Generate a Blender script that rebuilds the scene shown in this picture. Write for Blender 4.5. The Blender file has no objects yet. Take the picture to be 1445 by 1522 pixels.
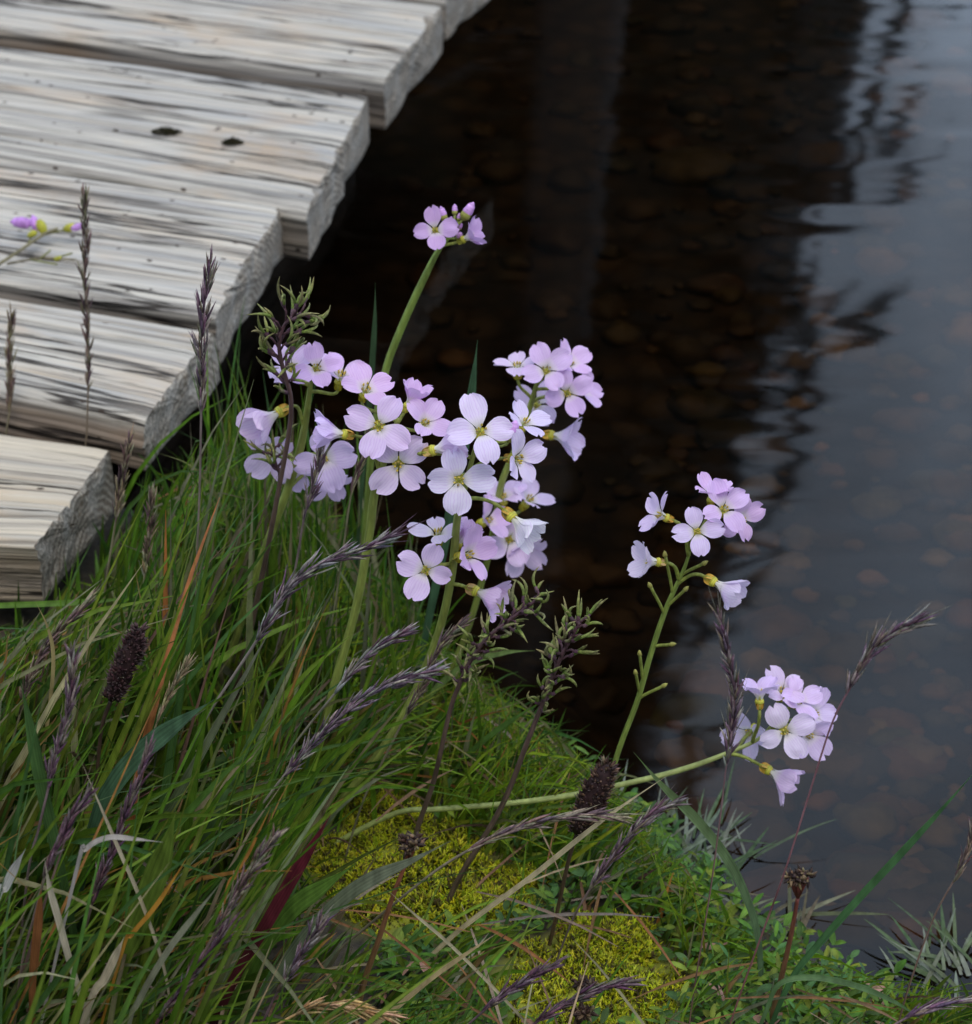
import bpy, math, random
from mathutils import Vector as V, noise, Matrix
R = random.Random(7)
S = bpy.context.scene
COL = S.collection
# ------------------------------------------------------------------ camera maths (photo pixels 1445 x 1522)
F = 3400.0; H = .72; TH = math.radians(33)
RT = V((1, 0, 0)); UP = V((0, math.sin(TH), math.cos(TH))); FW = V((0, math.cos(TH), -math.sin(TH)))
EYE = V((0, 0, H))
def ray(px, py): return FW + RT * ((px - 722.5) / F) + UP * ((761 - py) / F)
def at(px, py, Y): d = ray(px, py); return EYE + d * (Y / d.y)
def onz(px, py, z): d = ray(px, py); return EYE + d * ((z - H) / d.z)
def proj(p):
    q = p - EYE; w = q.dot(FW)
    return 722.5 + F * q.dot(RT) / w, 761 - F * q.dot(UP) / w
def depth(p): return (p - EYE).dot(FW)
def scr(x, y, z): return (RT * x + UP * y - FW * z).normalized()     # right, up, towards the photographer
def lerp(a, b, t): return a + (b - a) * t
def sm(t): t = max(0., min(1., t)); return t * t * (3 - 2 * t)
def jit(c, a): 
    k = 1 + R.uniform(-a, a)
    return tuple(max(0.002, ch * k * (1 + R.uniform(-a, a) * .4)) for ch in c)

# ------------------------------------------------------------------ mesh builder
class MB:
    def __init__(s): s.v = []; s.f = []; s.c = []; s.m = []; s.uv = []
    def add(s, p, c=(1, 1, 1), uv=(0, 0)):
        s.v.append(V(p)); s.c.append(c); s.uv.append(uv); return len(s.v) - 1
    def face(s, *i, m=0): s.f.append(i); s.m.append(m)
    def tube(s, path, rad, n=6, c=(1, 1, 1), cap=True, c2=None):
        N = len(path); rings = []; ref = None
        for k, p in enumerate(path):
            t = (path[min(k + 1, N - 1)] - path[max(k - 1, 0)])
            t = t.normalized() if t.length > 1e-9 else V((0, 0, 1))
            if ref is None:
                ref = t.orthogonal().normalized()
            ref = (ref - t * ref.dot(t)); ref = ref.normalized() if ref.length > 1e-6 else t.orthogonal().normalized()
            b = t.cross(ref); r = rad(k / max(1, N - 1)) if callable(rad) else rad
            cc = c if c2 is None else tuple(lerp(c[q], c2[q], k / max(1, N - 1)) for q in range(3))
            rings.append([s.add(p + (ref * math.cos(a) + b * math.sin(a)) * r, cc, (k / N, j / n)) for j, a in ((j, 2 * math.pi * j / n) for j in range(n))])
        for k in range(N - 1):
            for j in range(n):
                s.face(rings[k][j], rings[k][(j + 1) % n], rings[k + 1][(j + 1) % n], rings[k + 1][j])
        if cap: s.face(*rings[0][::-1]); s.face(*rings[-1])
    def spindle(s, p, d, L, r, c, n=4, prof=((.0, .25), (.3, 1), (.65, .75), (1, .05)), bend=None, c2=None):
        path = []; d = d.normalized(); bend = bend or V((0, 0, 0))
        for t, _ in prof: path.append(p + d * (L * t) + bend * (L * t * t))
        it = [q for _, q in prof]
        s.tube(path, lambda t: r * it[min(len(it) - 1, int(round(t * (len(it) - 1))))], n, c, True, c2)
    def blade(s, path, wid, nrm, c, c2=None, fold=.25, twist=0.):
        N = len(path); prev = None
        for k, p in enumerate(path):
            t = (path[min(k + 1, N - 1)] - path[max(k - 1, 0)])
            t = t.normalized() if t.length > 1e-9 else V((0, 0, 1))
            sd = t.cross(nrm); sd = sd.normalized() if sd.length > 1e-6 else t.orthogonal().normalized()
            if twist: sd = Matrix.Rotation(twist * k / N, 3, t) @ sd
            up = sd.cross(t); u = k / (N - 1); w = wid(u) if callable(wid) else wid
            cc = c if c2 is None else tuple(lerp(c[q], c2[q], u) for q in range(3))
            row = (s.add(p - sd * w, cc, (0, u)), s.add(p - up * (w * fold), cc, (.5, u)), s.add(p + sd * w, cc, (1, u)))
            if prev:
                s.face(prev[0], prev[1], row[1], row[0]); s.face(prev[1], prev[2], row[2], row[1])
            prev = row
    def build(s, name, mats, parent=None, smooth=True, kind=None, origin=None):
        o0 = V((0, 0, 0))
        if parent is not None:
            q = parent; 
            while q is not None: o0 += q.location; q = q.parent
        elif origin is not None: o0 = V(origin)
        me = bpy.data.meshes.new(name)
        me.from_pydata([p - o0 for p in s.v], [], s.f)
        for m in (mats if isinstance(mats, (list, tuple)) else [mats]): me.materials.append(m)
        if any(s.m): me.polygons.foreach_set('material_index', s.m)
        me.polygons.foreach_set('use_smooth', [smooth] * len(s.f))
        ca = me.color_attributes.new('tint', 'FLOAT_COLOR', 'POINT')
        flat = []
        for c in s.c: flat += [c[0], c[1], c[2], 1]
        ca.data.foreach_set('color', flat)
        ul = me.uv_layers.new(name='UVMap'); li = [0] * len(me.loops); me.loops.foreach_get('vertex_index', li)
        fl = []
        for i in li: fl += list(s.uv[i])
        ul.data.foreach_set('uv', fl)
        me.update()
        ob = bpy.data.objects.new(name, me); COL.objects.link(ob)
        if parent is not None: ob.parent = parent
        elif origin is not None: ob.location = o0
        if kind: ob['kind'] = kind
        return ob
def thing(name, label, cat, loc, group=None):
    o = bpy.data.objects.new(name, None); COL.objects.link(o); o.location = loc; o.empty_display_size = .02
    tag(o, label, cat, group); return o
def tag(o, label, cat, group=None):
    o['label'] = label; o['category'] = cat
    if 'kind' not in o: o['kind'] = 'thing'
    if group: o['group'] = group
    return o
def smooth_path(pts, per=6):
    if len(pts) < 3:
        return [lerp(pts[0], pts[-1], k / per) for k in range(per + 1)]
    out = []
    P = [pts[0] * 2 - pts[1]] + list(pts) + [pts[-1] * 2 - pts[-2]]
    for i in range(1, len(P) - 2):
        a, b, c, d = P[i - 1:i + 3]
        for k in range(per):
            t = k / per
            out.append(.5 * ((2 * b) + (c - a) * t + (2 * a - 5 * b + 4 * c - d) * t * t + (3 * b - a - 3 * c + d) * t ** 3))
    out.append(pts[-1]); return out

# ------------------------------------------------------------------ materials
def newmat(name):
    m = bpy.data.materials.new(name); m.use_nodes = True; nt = m.node_tree; nt.nodes.clear()
    def N(t, **k):
        n = nt.nodes.new(t)
        for a, b in k.items():
            if a in n.inputs.keys(): n.inputs[a].default_value = b
            else: setattr(n, a, b)
        return n
    def Lk(a, b): nt.links.new(a, b)
    return m, N, Lk
def ramp(N, stops, interp='LINEAR'):
    r = N('ShaderNodeValToRGB'); e = r.color_ramp.elements; r.color_ramp.interpolation = interp
    while len(e) < len(stops): e.new(.5)
    for k, (p, c) in enumerate(stops):
        e[k].position = p; e[k].color = (c[0], c[1], c[2], 1) if isinstance(c, tuple) else (c, c, c, 1)
    return r
def mixc(N, Lk, fac, a, b, mode='MIX'):
    m = N('ShaderNodeMix', data_type='RGBA', blend_type=mode)
    for sock, val in ((m.inputs[0], fac), (m.inputs[6], a), (m.inputs[7], b)):
        if hasattr(val, 'links') or hasattr(val, 'is_linked'): Lk(val, sock)
        elif isinstance(val, tuple): sock.default_value = (*val, 1)
        else: sock.default_value = val
    return m.outputs[2]
def plant_mat(name, trans=.3, rough=.5, var=.35, scale=220, spec=.35):
    m, N, Lk = newmat(name)
    a = N('ShaderNodeAttribute', attribute_name='tint'); tc = N('ShaderNodeTexCoord')
    mp = N('ShaderNodeMapping'); mp.inputs['Scale'].default_value = (1, 1, .25); Lk(tc.outputs['Object'], mp.inputs[0])
    n = N('ShaderNodeTexNoise', Scale=scale, Detail=3.); Lk(mp.outputs[0], n.inputs['Vector'])
    r = ramp(N, [(.3, 1 - var), (.7, 1 + var)]); Lk(n.outputs[0], r.inputs[0])
    c = mixc(N, Lk, 1., a.outputs['Color'], r.outputs[0], 'MULTIPLY')
    m2 = N('ShaderNodeMapping'); m2.inputs['Scale'].default_value = (9, 1.2, 1); Lk(tc.outputs['UV'], m2.inputs[0]); n2 = N('ShaderNodeTexNoise', Scale=1., Detail=3.); Lk(m2.outputs[0], n2.inputs['Vector']); r2 = ramp(N, [(.32, .6), (.68, 1.35)]); Lk(n2.outputs[0], r2.inputs[0]); c = mixc(N, Lk, 1., c, r2.outputs[0], 'MULTIPLY')
    p = N('ShaderNodeBsdfPrincipled', Roughness=rough); p.inputs['Specular IOR Level'].default_value = spec
    Lk(c, p.inputs['Base Color'])
    t = N('ShaderNodeBsdfTranslucent'); Lk(c, t.inputs[0])
    mx = N('ShaderNodeMixShader', Fac=trans); Lk(p.outputs[0], mx.inputs[1]); Lk(t.outputs[0], mx.inputs[2])
    o = N('ShaderNodeOutputMaterial'); Lk(mx.outputs[0], o.inputs[0]); return m
M_LEAF = plant_mat('leaf_surface', .3, .52, .3, 260, .2)
M_STEM = plant_mat('stem_surface', .08, .5, .25, 400)
M_SEED = plant_mat('seed_husk', .15, .65, .35, 500, .2)
M_MOSS = plant_mat('moss_surface', .35, .6, .3, 300, .2)
def petal_mat():
    m, N, Lk = newmat('petal_surface')
    a = N('ShaderNodeAttribute', attribute_name='tint'); uv = N('ShaderNodeTexCoord')
    sp = N('ShaderNodeSeparateXYZ'); Lk(uv.outputs['UV'], sp.inputs[0])
    # fan of fine veins: u counted in vein lanes, wandering a little along the petal
    wn = N('ShaderNodeTexNoise', Scale=5., Detail=2.); Lk(uv.outputs['UV'], wn.inputs['Vector'])
    k = N('ShaderNodeMath', operation='MULTIPLY_ADD'); Lk(wn.outputs[0], k.inputs[0]); k.inputs[1].default_value = .16; Lk(sp.outputs[0], k.inputs[2])
    w = N('ShaderNodeMath', operation='MULTIPLY'); Lk(k.outputs[0], w.inputs[0]); w.inputs[1].default_value = 58.
    sn = N('ShaderNodeMath', operation='SINE'); Lk(w.outputs[0], sn.inputs[0])
    vr = ramp(N, [(.72, 0.), (1., .42)]); 
    sc = N('ShaderNodeMath', operation='MULTIPLY_ADD'); Lk(sn.outputs[0], sc.inputs[0]); sc.inputs[1].default_value = .5; sc.inputs[2].default_value = .5
    Lk(sc.outputs[0], vr.inputs[0])
    vein = mixc(N, Lk, 1., a.outputs['Color'], (.80, .62, .86), 'MULTIPLY')
    c1 = mixc(N, Lk, vr.outputs[0], a.outputs['Color'], vein)
    # pale, slightly yellow claw at the throat
    cr = ramp(N, [(.20, 1.), (.52, 0.)]); Lk(sp.outputs[1], cr.inputs[0])
    c2 = mixc(N, Lk, cr.outputs[0], c1, (.86, .84, .72))
    p = N('ShaderNodeBsdfPrincipled', Roughness=.55); p.inputs['Specular IOR Level'].default_value = .3
    Lk(c2, p.inputs['Base Color'])
    bp = N('ShaderNodeBump', Strength=.15, Distance=.0003); Lk(sn.outputs[0], bp.inputs['Height']); Lk(bp.outputs[0], p.inputs['Normal'])
    t = N('ShaderNodeBsdfTranslucent'); Lk(c2, t.inputs[0])
    mx = N('ShaderNodeMixShader', Fac=.3); Lk(p.outputs[0], mx.inputs[1]); Lk(t.outputs[0], mx.inputs[2])
    o = N('ShaderNodeOutputMaterial'); Lk(mx.outputs[0], o.inputs[0]); return m
M_PETAL = petal_mat()

def wood_mat():
    m, N, Lk = newmat('weathered_wood')
    uv = N('ShaderNodeTexCoord'); oi = N('ShaderNodeAttribute', attribute_name='tint')
    def nz(sx, sy, det=4., dist=0., off=0.):
        mp = N('ShaderNodeMapping'); mp.inputs['Scale'].default_value = (sx, sy, 1); mp.inputs['Location'].default_value = (off, off * .7, 0)
        Lk(uv.outputs['UV'], mp.inputs[0])
        n = N('ShaderNodeTexNoise', Scale=1., Detail=det, Roughness=.6, Distortion=dist); Lk(mp.outputs[0], n.inputs['Vector']); return n.outputs[0]
    base = ramp(N, [(.30, (.38, .36, .34)), (.46, (.50, .475, .435)), (.6, (.55, .52, .465)), (.75, (.60, .57, .515))]); Lk(nz(3.5, 120, 6.), base.inputs[0])
    blue = ramp(N, [(.5, 0.), (.66, .65)]); Lk(nz(2.6, 75, 6., .4, 3.1), blue.inputs[0])
    c = mixc(N, Lk, blue.outputs[0], base.outputs[0], (.33, .345, .37))
    tan = ramp(N, [(.52, 0.), (.70, .6)]); Lk(nz(7, 16, 5., .6, 8.7), tan.inputs[0])
    c = mixc(N, Lk, tan.outputs[0], c, (.52, .37, .23))
    fine = ramp(N, [(.36, .75), (.48, 0.)]); fn = nz(4, 330, 4., 0, 1.3); Lk(fn, fine.inputs[0])
    c = mixc(N, Lk, fine.outputs[0], c, (.16, .15, .14))
    dk = ramp(N, [(.575, 0.), (.67, .68)]); dn = nz(2.2, 125, 6., .3, 5.5); Lk(dn, dk.inputs[0])
    hl = ramp(N, [(.33, .7), (.43, 0.)]); Lk(nz(2.5, 720, 3., .2, 11.3), hl.inputs[0]); c = mixc(N, Lk, hl.outputs[0], c, (.20, .18, .16))
    c = mixc(N, Lk, dk.outputs[0], c, (.13, .125, .125))
    # long wandering hairline cracks
    cr_n = nz(1.3, 36, 6., .2, 17.3); sb = N('ShaderNodeMath', operation='SUBTRACT'); Lk(cr_n, sb.inputs[0]); sb.inputs[1].default_value = .5
    ab = N('ShaderNodeMath', operation='ABSOLUTE'); Lk(sb.outputs[0], ab.inputs[0]); ck = ramp(N, [(.006, 1.), (.017, 0.)]); Lk(ab.outputs[0], ck.inputs[0])
    gt = ramp(N, [(.40, 0.), (.50, 1.)]); Lk(nz(4, 14, 2., 0, 23.1), gt.inputs[0]); ckm = N('ShaderNodeMath', operation='MULTIPLY'); Lk(ck.outputs[0], ckm.inputs[0]); Lk(gt.outputs[0], ckm.inputs[1])
    c = mixc(N, Lk, ckm.outputs[0], c, (.055, .048, .043))
    # blown-in dirt and lichen specks
    mp = N('ShaderNodeMapping'); mp.inputs['Scale'].default_value = (90, 160, 1); Lk(uv.outputs['UV'], mp.inputs[0])
    vo = N('ShaderNodeTexVoronoi', Scale=1.); Lk(mp.outputs[0], vo.inputs['Vector'])
    sv = N('ShaderNodeSeparateXYZ'); Lk(vo.outputs['Color'], sv.inputs[0])
    g1 = N('ShaderNodeMath', operation='GREATER_THAN'); Lk(sv.outputs[0], g1.inputs[0]); g1.inputs[1].default_value = .84
    g2 = N('ShaderNodeMath', operation='LESS_THAN'); Lk(vo.outputs['Distance'], g2.inputs[0]); g2.inputs[1].default_value = .19
    g3 = N('ShaderNodeMath', operation='MULTIPLY'); Lk(g1.outputs[0], g3.inputs[0]); Lk(g2.outputs[0], g3.inputs[1])
    c = mixc(N, Lk, g3.outputs[0], c, (.07, .055, .045))
    # plank sides turn browner and darker below the top edge, from the tint
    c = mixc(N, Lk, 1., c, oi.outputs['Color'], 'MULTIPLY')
    p = N('ShaderNodeBsdfPrincipled', Roughness=.75); p.inputs['Specular IOR Level'].default_value = .25
    Lk(c, p.inputs['Base Color'])
    b1 = N('ShaderNodeBump', Strength=1., Distance=.0020); Lk(fn, b1.inputs['Height'])
    b2 = N('ShaderNodeBump', Strength=.8, Distance=.0025); 
    iv = N('ShaderNodeMath', operation='SUBTRACT'); iv.inputs[0].default_value = 1.; Lk(dk.outputs[0], iv.inputs[1]); iv2 = N('ShaderNodeMath', operation='SUBTRACT'); Lk(iv.outputs[0], iv2.inputs[0]); Lk(ckm.outputs[0], iv2.inputs[1]); Lk(iv2.outputs[0], b2.inputs['Height'])
    Lk(b1.outputs[0], b2.inputs['Normal']); Lk(b2.outputs[0], p.inputs['Normal'])
    o = N('ShaderNodeOutputMaterial'); Lk(p.outputs[0], o.inputs[0]); return m
def endgrain_mat():
    m, N, Lk = newmat('end_grain')
    uv = N('ShaderNodeTexCoord')
    mp = N('ShaderNodeMapping'); mp.inputs['Location'].default_value = (-.055, .045, 0); Lk(uv.outputs['UV'], mp.inputs[0])
    wv = N('ShaderNodeTexWave', wave_type='RINGS', rings_direction='Z'); wv.inputs['Scale'].default_value = 75.; wv.inputs['Distortion'].default_value = 4.; wv.inputs['Detail'].default_value = 3.; wv.inputs['Detail Scale'].default_value = 1.5
    Lk(mp.outputs[0], wv.inputs['Vector'])
    r = ramp(N, [(.1, (.17, .135, .10)), (.6, (.27, .23, .18)), (1., (.37, .325, .265))]); Lk(wv.outputs[0], r.inputs[0])
    mq = N('ShaderNodeMapping'); mq.inputs['Scale'].default_value = (900, 420, 1); Lk(uv.outputs['UV'], mq.inputs[0]); n = N('ShaderNodeTexNoise', Scale=1., Detail=4.); Lk(mq.outputs[0], n.inputs['Vector'])
    nr = ramp(N, [(.38, .55), (.6, 1.2)]); Lk(n.outputs[0], nr.inputs[0])
    c = mixc(N, Lk, 1., r.outputs[0], nr.outputs[0], 'MULTIPLY')
    n2 = N('ShaderNodeTexNoise', Scale=45., Detail=4.); Lk(uv.outputs['UV'], n2.inputs['Vector'])
    n2r = ramp(N, [(.50, 0.), (.66, .7)]); Lk(n2.outputs[0], n2r.inputs[0])
    c = mixc(N, Lk, n2r.outputs[0], c, mixc(N, Lk, 1., (.36, .335, .295), nr.outputs[0], 'MULTIPLY'))
    p = N('ShaderNodeBsdfPrincipled', Roughness=.85); Lk(c, p.inputs['Base Color'])
    b = N('ShaderNodeBump', Strength=.8, Distance=.0015); Lk(n.outputs[0], b.inputs['Height']); Lk(b.outputs[0], p.inputs['Normal'])
    o = N('ShaderNodeOutputMaterial'); Lk(p.outputs[0], o.inputs[0]); return m
M_WOOD = wood_mat(); M_END = endgrain_mat()

def ground_mat():
    m, N, Lk = newmat('bank_and_bed')
    ge = N('ShaderNodeNewGeometry'); sp = N('ShaderNodeSeparateXYZ'); Lk(ge.outputs['Position'], sp.inputs[0])
    a = N('ShaderNodeAttribute', attribute_name='tint')
    n = N('ShaderNodeTexNoise', Scale=120., Detail=6.); Lk(ge.outputs['Position'], n.inputs['Vector'])
    r = ramp(N, [(.3, .45), (.7, 1.5)]); Lk(n.outputs[0], r.inputs[0])
    c = mixc(N, Lk, 1., a.outputs['Color'], r.outputs[0], 'MULTIPLY')
    vo = N('ShaderNodeTexVoronoi', Scale=42., Randomness=1.); Lk(ge.outputs['Position'], vo.inputs['Vector'])
    br = ramp(N, [(0., (.025, .017, .01)), (.5, (.045, .032, .02)), (1., (.08, .06, .038))]); sv = N('ShaderNodeSeparateXYZ'); Lk(vo.outputs['Color'], sv.inputs[0]); Lk(sv.outputs[0], br.inputs[0])
    er = ramp(N, [(.25, 1.), (.75, .25)]); Lk(vo.outputs['Distance'], er.inputs[0])
    bed = mixc(N, Lk, 1., br.outputs[0], er.outputs[0], 'MULTIPLY')
    lt = N('ShaderNodeMapRange'); lt.inputs[1].default_value = -.012; lt.inputs[2].default_value = -.002; Lk(sp.outputs[2], lt.inputs[0])
    c = mixc(N, Lk, lt.outputs[0], bed, c)
    p = N('ShaderNodeBsdfPrincipled', Roughness=.8); Lk(c, p.inputs['Base Color'])
    b = N('ShaderNodeBump', Strength=.7, Distance=.004); Lk(n.outputs[0], b.inputs['Height']); Lk(b.outputs[0], p.inputs['Normal'])
    o = N('ShaderNodeOutputMaterial'); Lk(p.outputs[0], o.inputs[0]); return m
def water_mat():
    m, N, Lk = newmat('peaty_water')
    ge = N('ShaderNodeNewGeometry')
    def wavelet(sx, sy, ang, amp, det=2.):
        mp = N('ShaderNodeMapping'); mp.inputs['Scale'].default_value = (sx, sy, 1); mp.inputs['Rotation'].default_value = (0, 0, math.radians(ang)); Lk(ge.outputs['Position'], mp.inputs[0])
        n = N('ShaderNodeTexNoise', Scale=1., Detail=det, Roughness=.45); Lk(mp.outputs[0], n.inputs['Vector'])
        k = N('ShaderNodeMath', operation='MULTIPLY'); Lk(n.outputs[0], k.inputs[0]); k.inputs[1].default_value = amp; return k.outputs[0]
    s1 = N('ShaderNodeMath', operation='ADD'); Lk(wavelet(6, 19, 8, RIP * 1.15, 1.), s1.inputs[0]); Lk(wavelet(13, 40, -14, RIP * .2, 0.), s1.inputs[1])
    s2 = N('ShaderNodeMath', operation='ADD'); Lk(s1.outputs[0], s2.inputs[0]); Lk(wavelet(2.5, 7, 5, RIP * 1.6, 1.), s2.inputs[1])
    b = N('ShaderNodeBump', Strength=1., Distance=1.); Lk(s2.outputs[0], b.inputs['Height'])
    g = N('ShaderNodeBsdfGlossy', Roughness=.045); Lk(b.outputs[0], g.inputs['Normal'])
    t = N('ShaderNodeBsdfTransparent', Color=(.32, .24, .16, 1))
    fr = N('ShaderNodeFresnel', IOR=1.333); Lk(b.outputs[0], fr.inputs['Normal'])
    mx = N('ShaderNodeMixShader'); Lk(fr.outputs[0], mx.inputs[0]); Lk(t.outputs[0], mx.inputs[1]); Lk(g.outputs[0], mx.inputs[2])
    o = N('ShaderNodeOutputMaterial'); Lk(mx.outputs[0], o.inputs[0]); return m
RIP = .00046
def stone_mat():
    m, N, Lk = newmat('wet_stone')
    a = N('ShaderNodeAttribute', attribute_name='tint'); tc = N('ShaderNodeTexCoord')
    n = N('ShaderNodeTexNoise', Scale=60., Detail=5.); Lk(tc.outputs['Object'], n.inputs['Vector'])
    r = ramp(N, [(.3, .55), (.7, 1.4)]); Lk(n.outputs[0], r.inputs[0])
    c = mixc(N, Lk, 1., a.outputs['Color'], r.outputs[0], 'MULTIPLY')
    p = N('ShaderNodeBsdfPrincipled', Roughness=.6); Lk(c, p.inputs['Base Color'])
    o = N('ShaderNodeOutputMaterial'); Lk(p.outputs[0], o.inputs[0]); return m
M_GROUND = ground_mat(); M_WATER = water_mat(); M_STONE = stone_mat()

# ------------------------------------------------------------------ terrain: bank, stream bed and far bank in one sheet
SHORE = [(-1.6, 2.3), (-.55, 1.32), (-.3, 1.16), (-.19, 1.10), (-.10, 1.04), (-.05, 1.00), (-.011, .955), (.013, .91), (.042, .867), (.076, .833), (.095, .795), (.125, .752), (.171, .728), (.23, .708), (.5, .66), (1.6, .5)]
def shore_d(x, y):     # + inland (towards the photographer), - over water
    best = 1e9; sgn = 1
    for (ax, ay), (bx, by) in zip(SHORE, SHORE[1:]):
        dx, dy = bx - ax, by - ay; t = max(0, min(1, ((x - ax) * dx + (y - ay) * dy) / (dx * dx + dy * dy)))
        qx, qy = x - ax - dx * t, y - ay - dy * t; d = qx * qx + qy * qy
        if d < best: best = d; sgn = 1 if dx * qy - dy * qx < 0 else -1
    return sgn * math.sqrt(best) + (.016 * noise.noise(V((x * 20, y * 20, 7))) + .007 * noise.noise(V((x * 55, y * 55, 9))) if y < 1.5 and abs(x) < .6 else 0)
def gz(x, y):
    if abs(x) > 4 or y > 6 or y < -4: 
        d = shore_d(x, y)
    else: d = shore_d(x, y)
    nz = noise.noise(V((x * 14, y * 14, 0))) * .006 + noise.noise(V((x * 40, y * 40, 3))) * .003
    if d > 0: z = .006 + .045 * (1 - math.exp(-d / .10)) + nz * sm(d / .04) + .02 * sm((d - .1) / .4)
    else:
        z = -.075 * (1 - math.exp(d / .09)) + .004 + nz * .8
        if y > 2.6: z = lerp(z, .35 + .1 * noise.noise(V((x * .3, y * .3, 0))) + .015 * (y - 4), sm((y - 2.6) / 2.2))
    return z
MOSSY = [(620, 1315, 130, 90), (870, 1470, 150, 85), (570, 1215, 70, 40), (750, 1330, 60, 40), (900, 1400, 80, 40), (520, 1290, 60, 50)]
def mossy(px, py):
    return max(1 - math.hypot((px - a) / c, (py - b) / d) for a, b, c, d in MOSSY)
def axis(lo, hi, st, far):
    a = []; x = lo
    while x < hi: a.append(x); x += st
    k = st; x = hi; up = []
    while x < far: up.append(x); k *= 1.28; x += k
    k = st; x = lo - st; dn = []
    while x > -far: dn.append(x); k *= 1.28; x -= k
    return dn[::-1] + a + up
gx = axis(-.5, .5, .008, 70); gy = axis(.45, 1.9, .008, 70)
g = MB(); idx = {}
for j, y in enumerate(gy):
    for i, x in enumerate(gx):
        z = gz(x, y); p = V((x, y, z)); px, py = proj(p) if y > .3 else (0, 0)
        mo = mossy(px, py) if .4 < y < 1.2 and abs(x) < .4 else -1
        k = sm(mo * 3 + .4)
        c = tuple(lerp((.045, .034, .02)[q], (.20, .21, .012)[q], k) for q in range(3))
        idx[i, j] = g.add(p, c)
for j in range(len(gy) - 1):
    for i in range(len(gx) - 1):
        g.face(idx[i, j], idx[i + 1, j], idx[i + 1, j + 1], idx[i, j + 1])
g.build('ground', M_GROUND, kind='structure')
w = MB(); q = [w.add(p) for p in ((-60, -60, 0), (60, -60, 0), (60, 60, 0), (-60, 60, 0))]; w.face(*q)
w.build('water', M_WATER, kind='structure')

# ------------------------------------------------------------------ stones on the stream bed
def stone(mb, c, rx, ry, rz, col, seed):
    n, mrows = 14, 8; rings = []
    for a in range(mrows + 1):
        th = math.pi * a / mrows; row = []
        for b in range(n):
            ph = 2 * math.pi * b / n; d = V((math.sin(th) * math.cos(ph), math.sin(th) * math.sin(ph), math.cos(th)))
            k = 1 + .45 * noise.noise(d * 1.3 + V((seed * 3.7, seed, 0))) + .2 * noise.noise(d * 3.1 + V((seed, 5, seed)))
            row.append(mb.add(c + V((d.x * rx * k, d.y * ry * k, d.z * rz * k)), col))
        rings.append(row)
    for a in range(mrows):
        for b in range(n): mb.face(rings[a][b], rings[a + 1][b], rings[a + 1][(b + 1) % n], rings[a][(b + 1) % n])
STN = [(1242, 512, 40, (.34, .24, .15), 'pale tan stone under water, upper right, well above the pair of flower stems'),
       (1178, 832, 34, (.30, .22, .12), 'ochre stone under water right of the upright flower head'),
       (1052, 548, 34, (.24, .18, .07), 'olive stone in the dark water right of the rear flower cluster'),
       (1385, 893, 26, (.30, .21, .13), 'small rust stone under water near the tip of the purple grass head'),
       (1285, 1245, 62, (.24, .20, .10), 'broad olive stone under water right of the lowest blossom'),
       (1385, 1250, 48, (.28, .22, .13), 'brown stone under water below the broad olive one, by the long sedge leaf'),
       (1360, 1130, 48, (.30, .22, .16), 'pinkish stone under water above the long sedge leaf'),
       (1052, 1050, 52, (.30, .17, .12), 'reddish flat stone under water left of the low flower cluster'),
       (1305, 745, 44, (.20, .18, .11), 'greenish stone under water level with the upright flower head'),
       (1135, 1275, 36, (.24, .16, .10), 'brown stone under water just off the silvery leaves'),
       (1340, 1360, 50, (.22, .17, .13), 'dull brown stone under water near the pale leaf tuft'),
       (1425, 790, 46, (.23, .19, .11), 'olive stone cut by the right picture edge under water'),
       (855, 855, 30, (.20, .15, .05), 'mossy yellow stone in the dark water right of the middle blossoms'),
       (675, 525, 34, (.24, .13, .05), 'orange brown stone in the dark water above the front blossoms'),
       (1030, 240, 70, (.13, .10, .05), 'large dim stone in the dark reflection, top of the picture'),
       (1420, 435, 36, (.26, .20, .14), 'tan stone under water at the right edge, uppermost there')]
for k, (px, py, r, col, lab) in enumerate(STN):
    p = onz(px, py, -.06); p.z = gz(p.x, p.y) + .006; rr = r * .85 / F * depth(p)
    mb = MB(); stone(mb, p, rr, rr * .8, rr * .45, tuple(v * (1.15 if px > 1340 - .33 * py else .6) * m_ for v, m_ in zip(col, (.93, 1.03, .95))), k + 1)  # stones inside the dark reflection get a darker colour, its shade painted in
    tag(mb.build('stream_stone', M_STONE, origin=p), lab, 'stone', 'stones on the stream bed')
mb = MB(); k = 0
while k < 620:
    px, py = R.uniform(560, 1500) if k % 5 < 2 else R.uniform(980, 1500), R.uniform(-60, 1500); p = onz(px, py, -.07)
    if shore_d(p.x, p.y) > -.03: continue
    k += 1; p.z = gz(p.x, p.y) + .002; rr = R.choice((.004, .006, .008, .012, .018)) * R.uniform(.8, 1.3)
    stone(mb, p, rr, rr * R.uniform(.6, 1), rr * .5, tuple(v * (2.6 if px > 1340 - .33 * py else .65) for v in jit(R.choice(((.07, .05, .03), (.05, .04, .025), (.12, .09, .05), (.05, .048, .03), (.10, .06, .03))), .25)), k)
tag(mb.build('gravel', M_STONE, kind='stuff'), 'small brown gravel covering the stream bed under the water', 'gravel')

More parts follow.
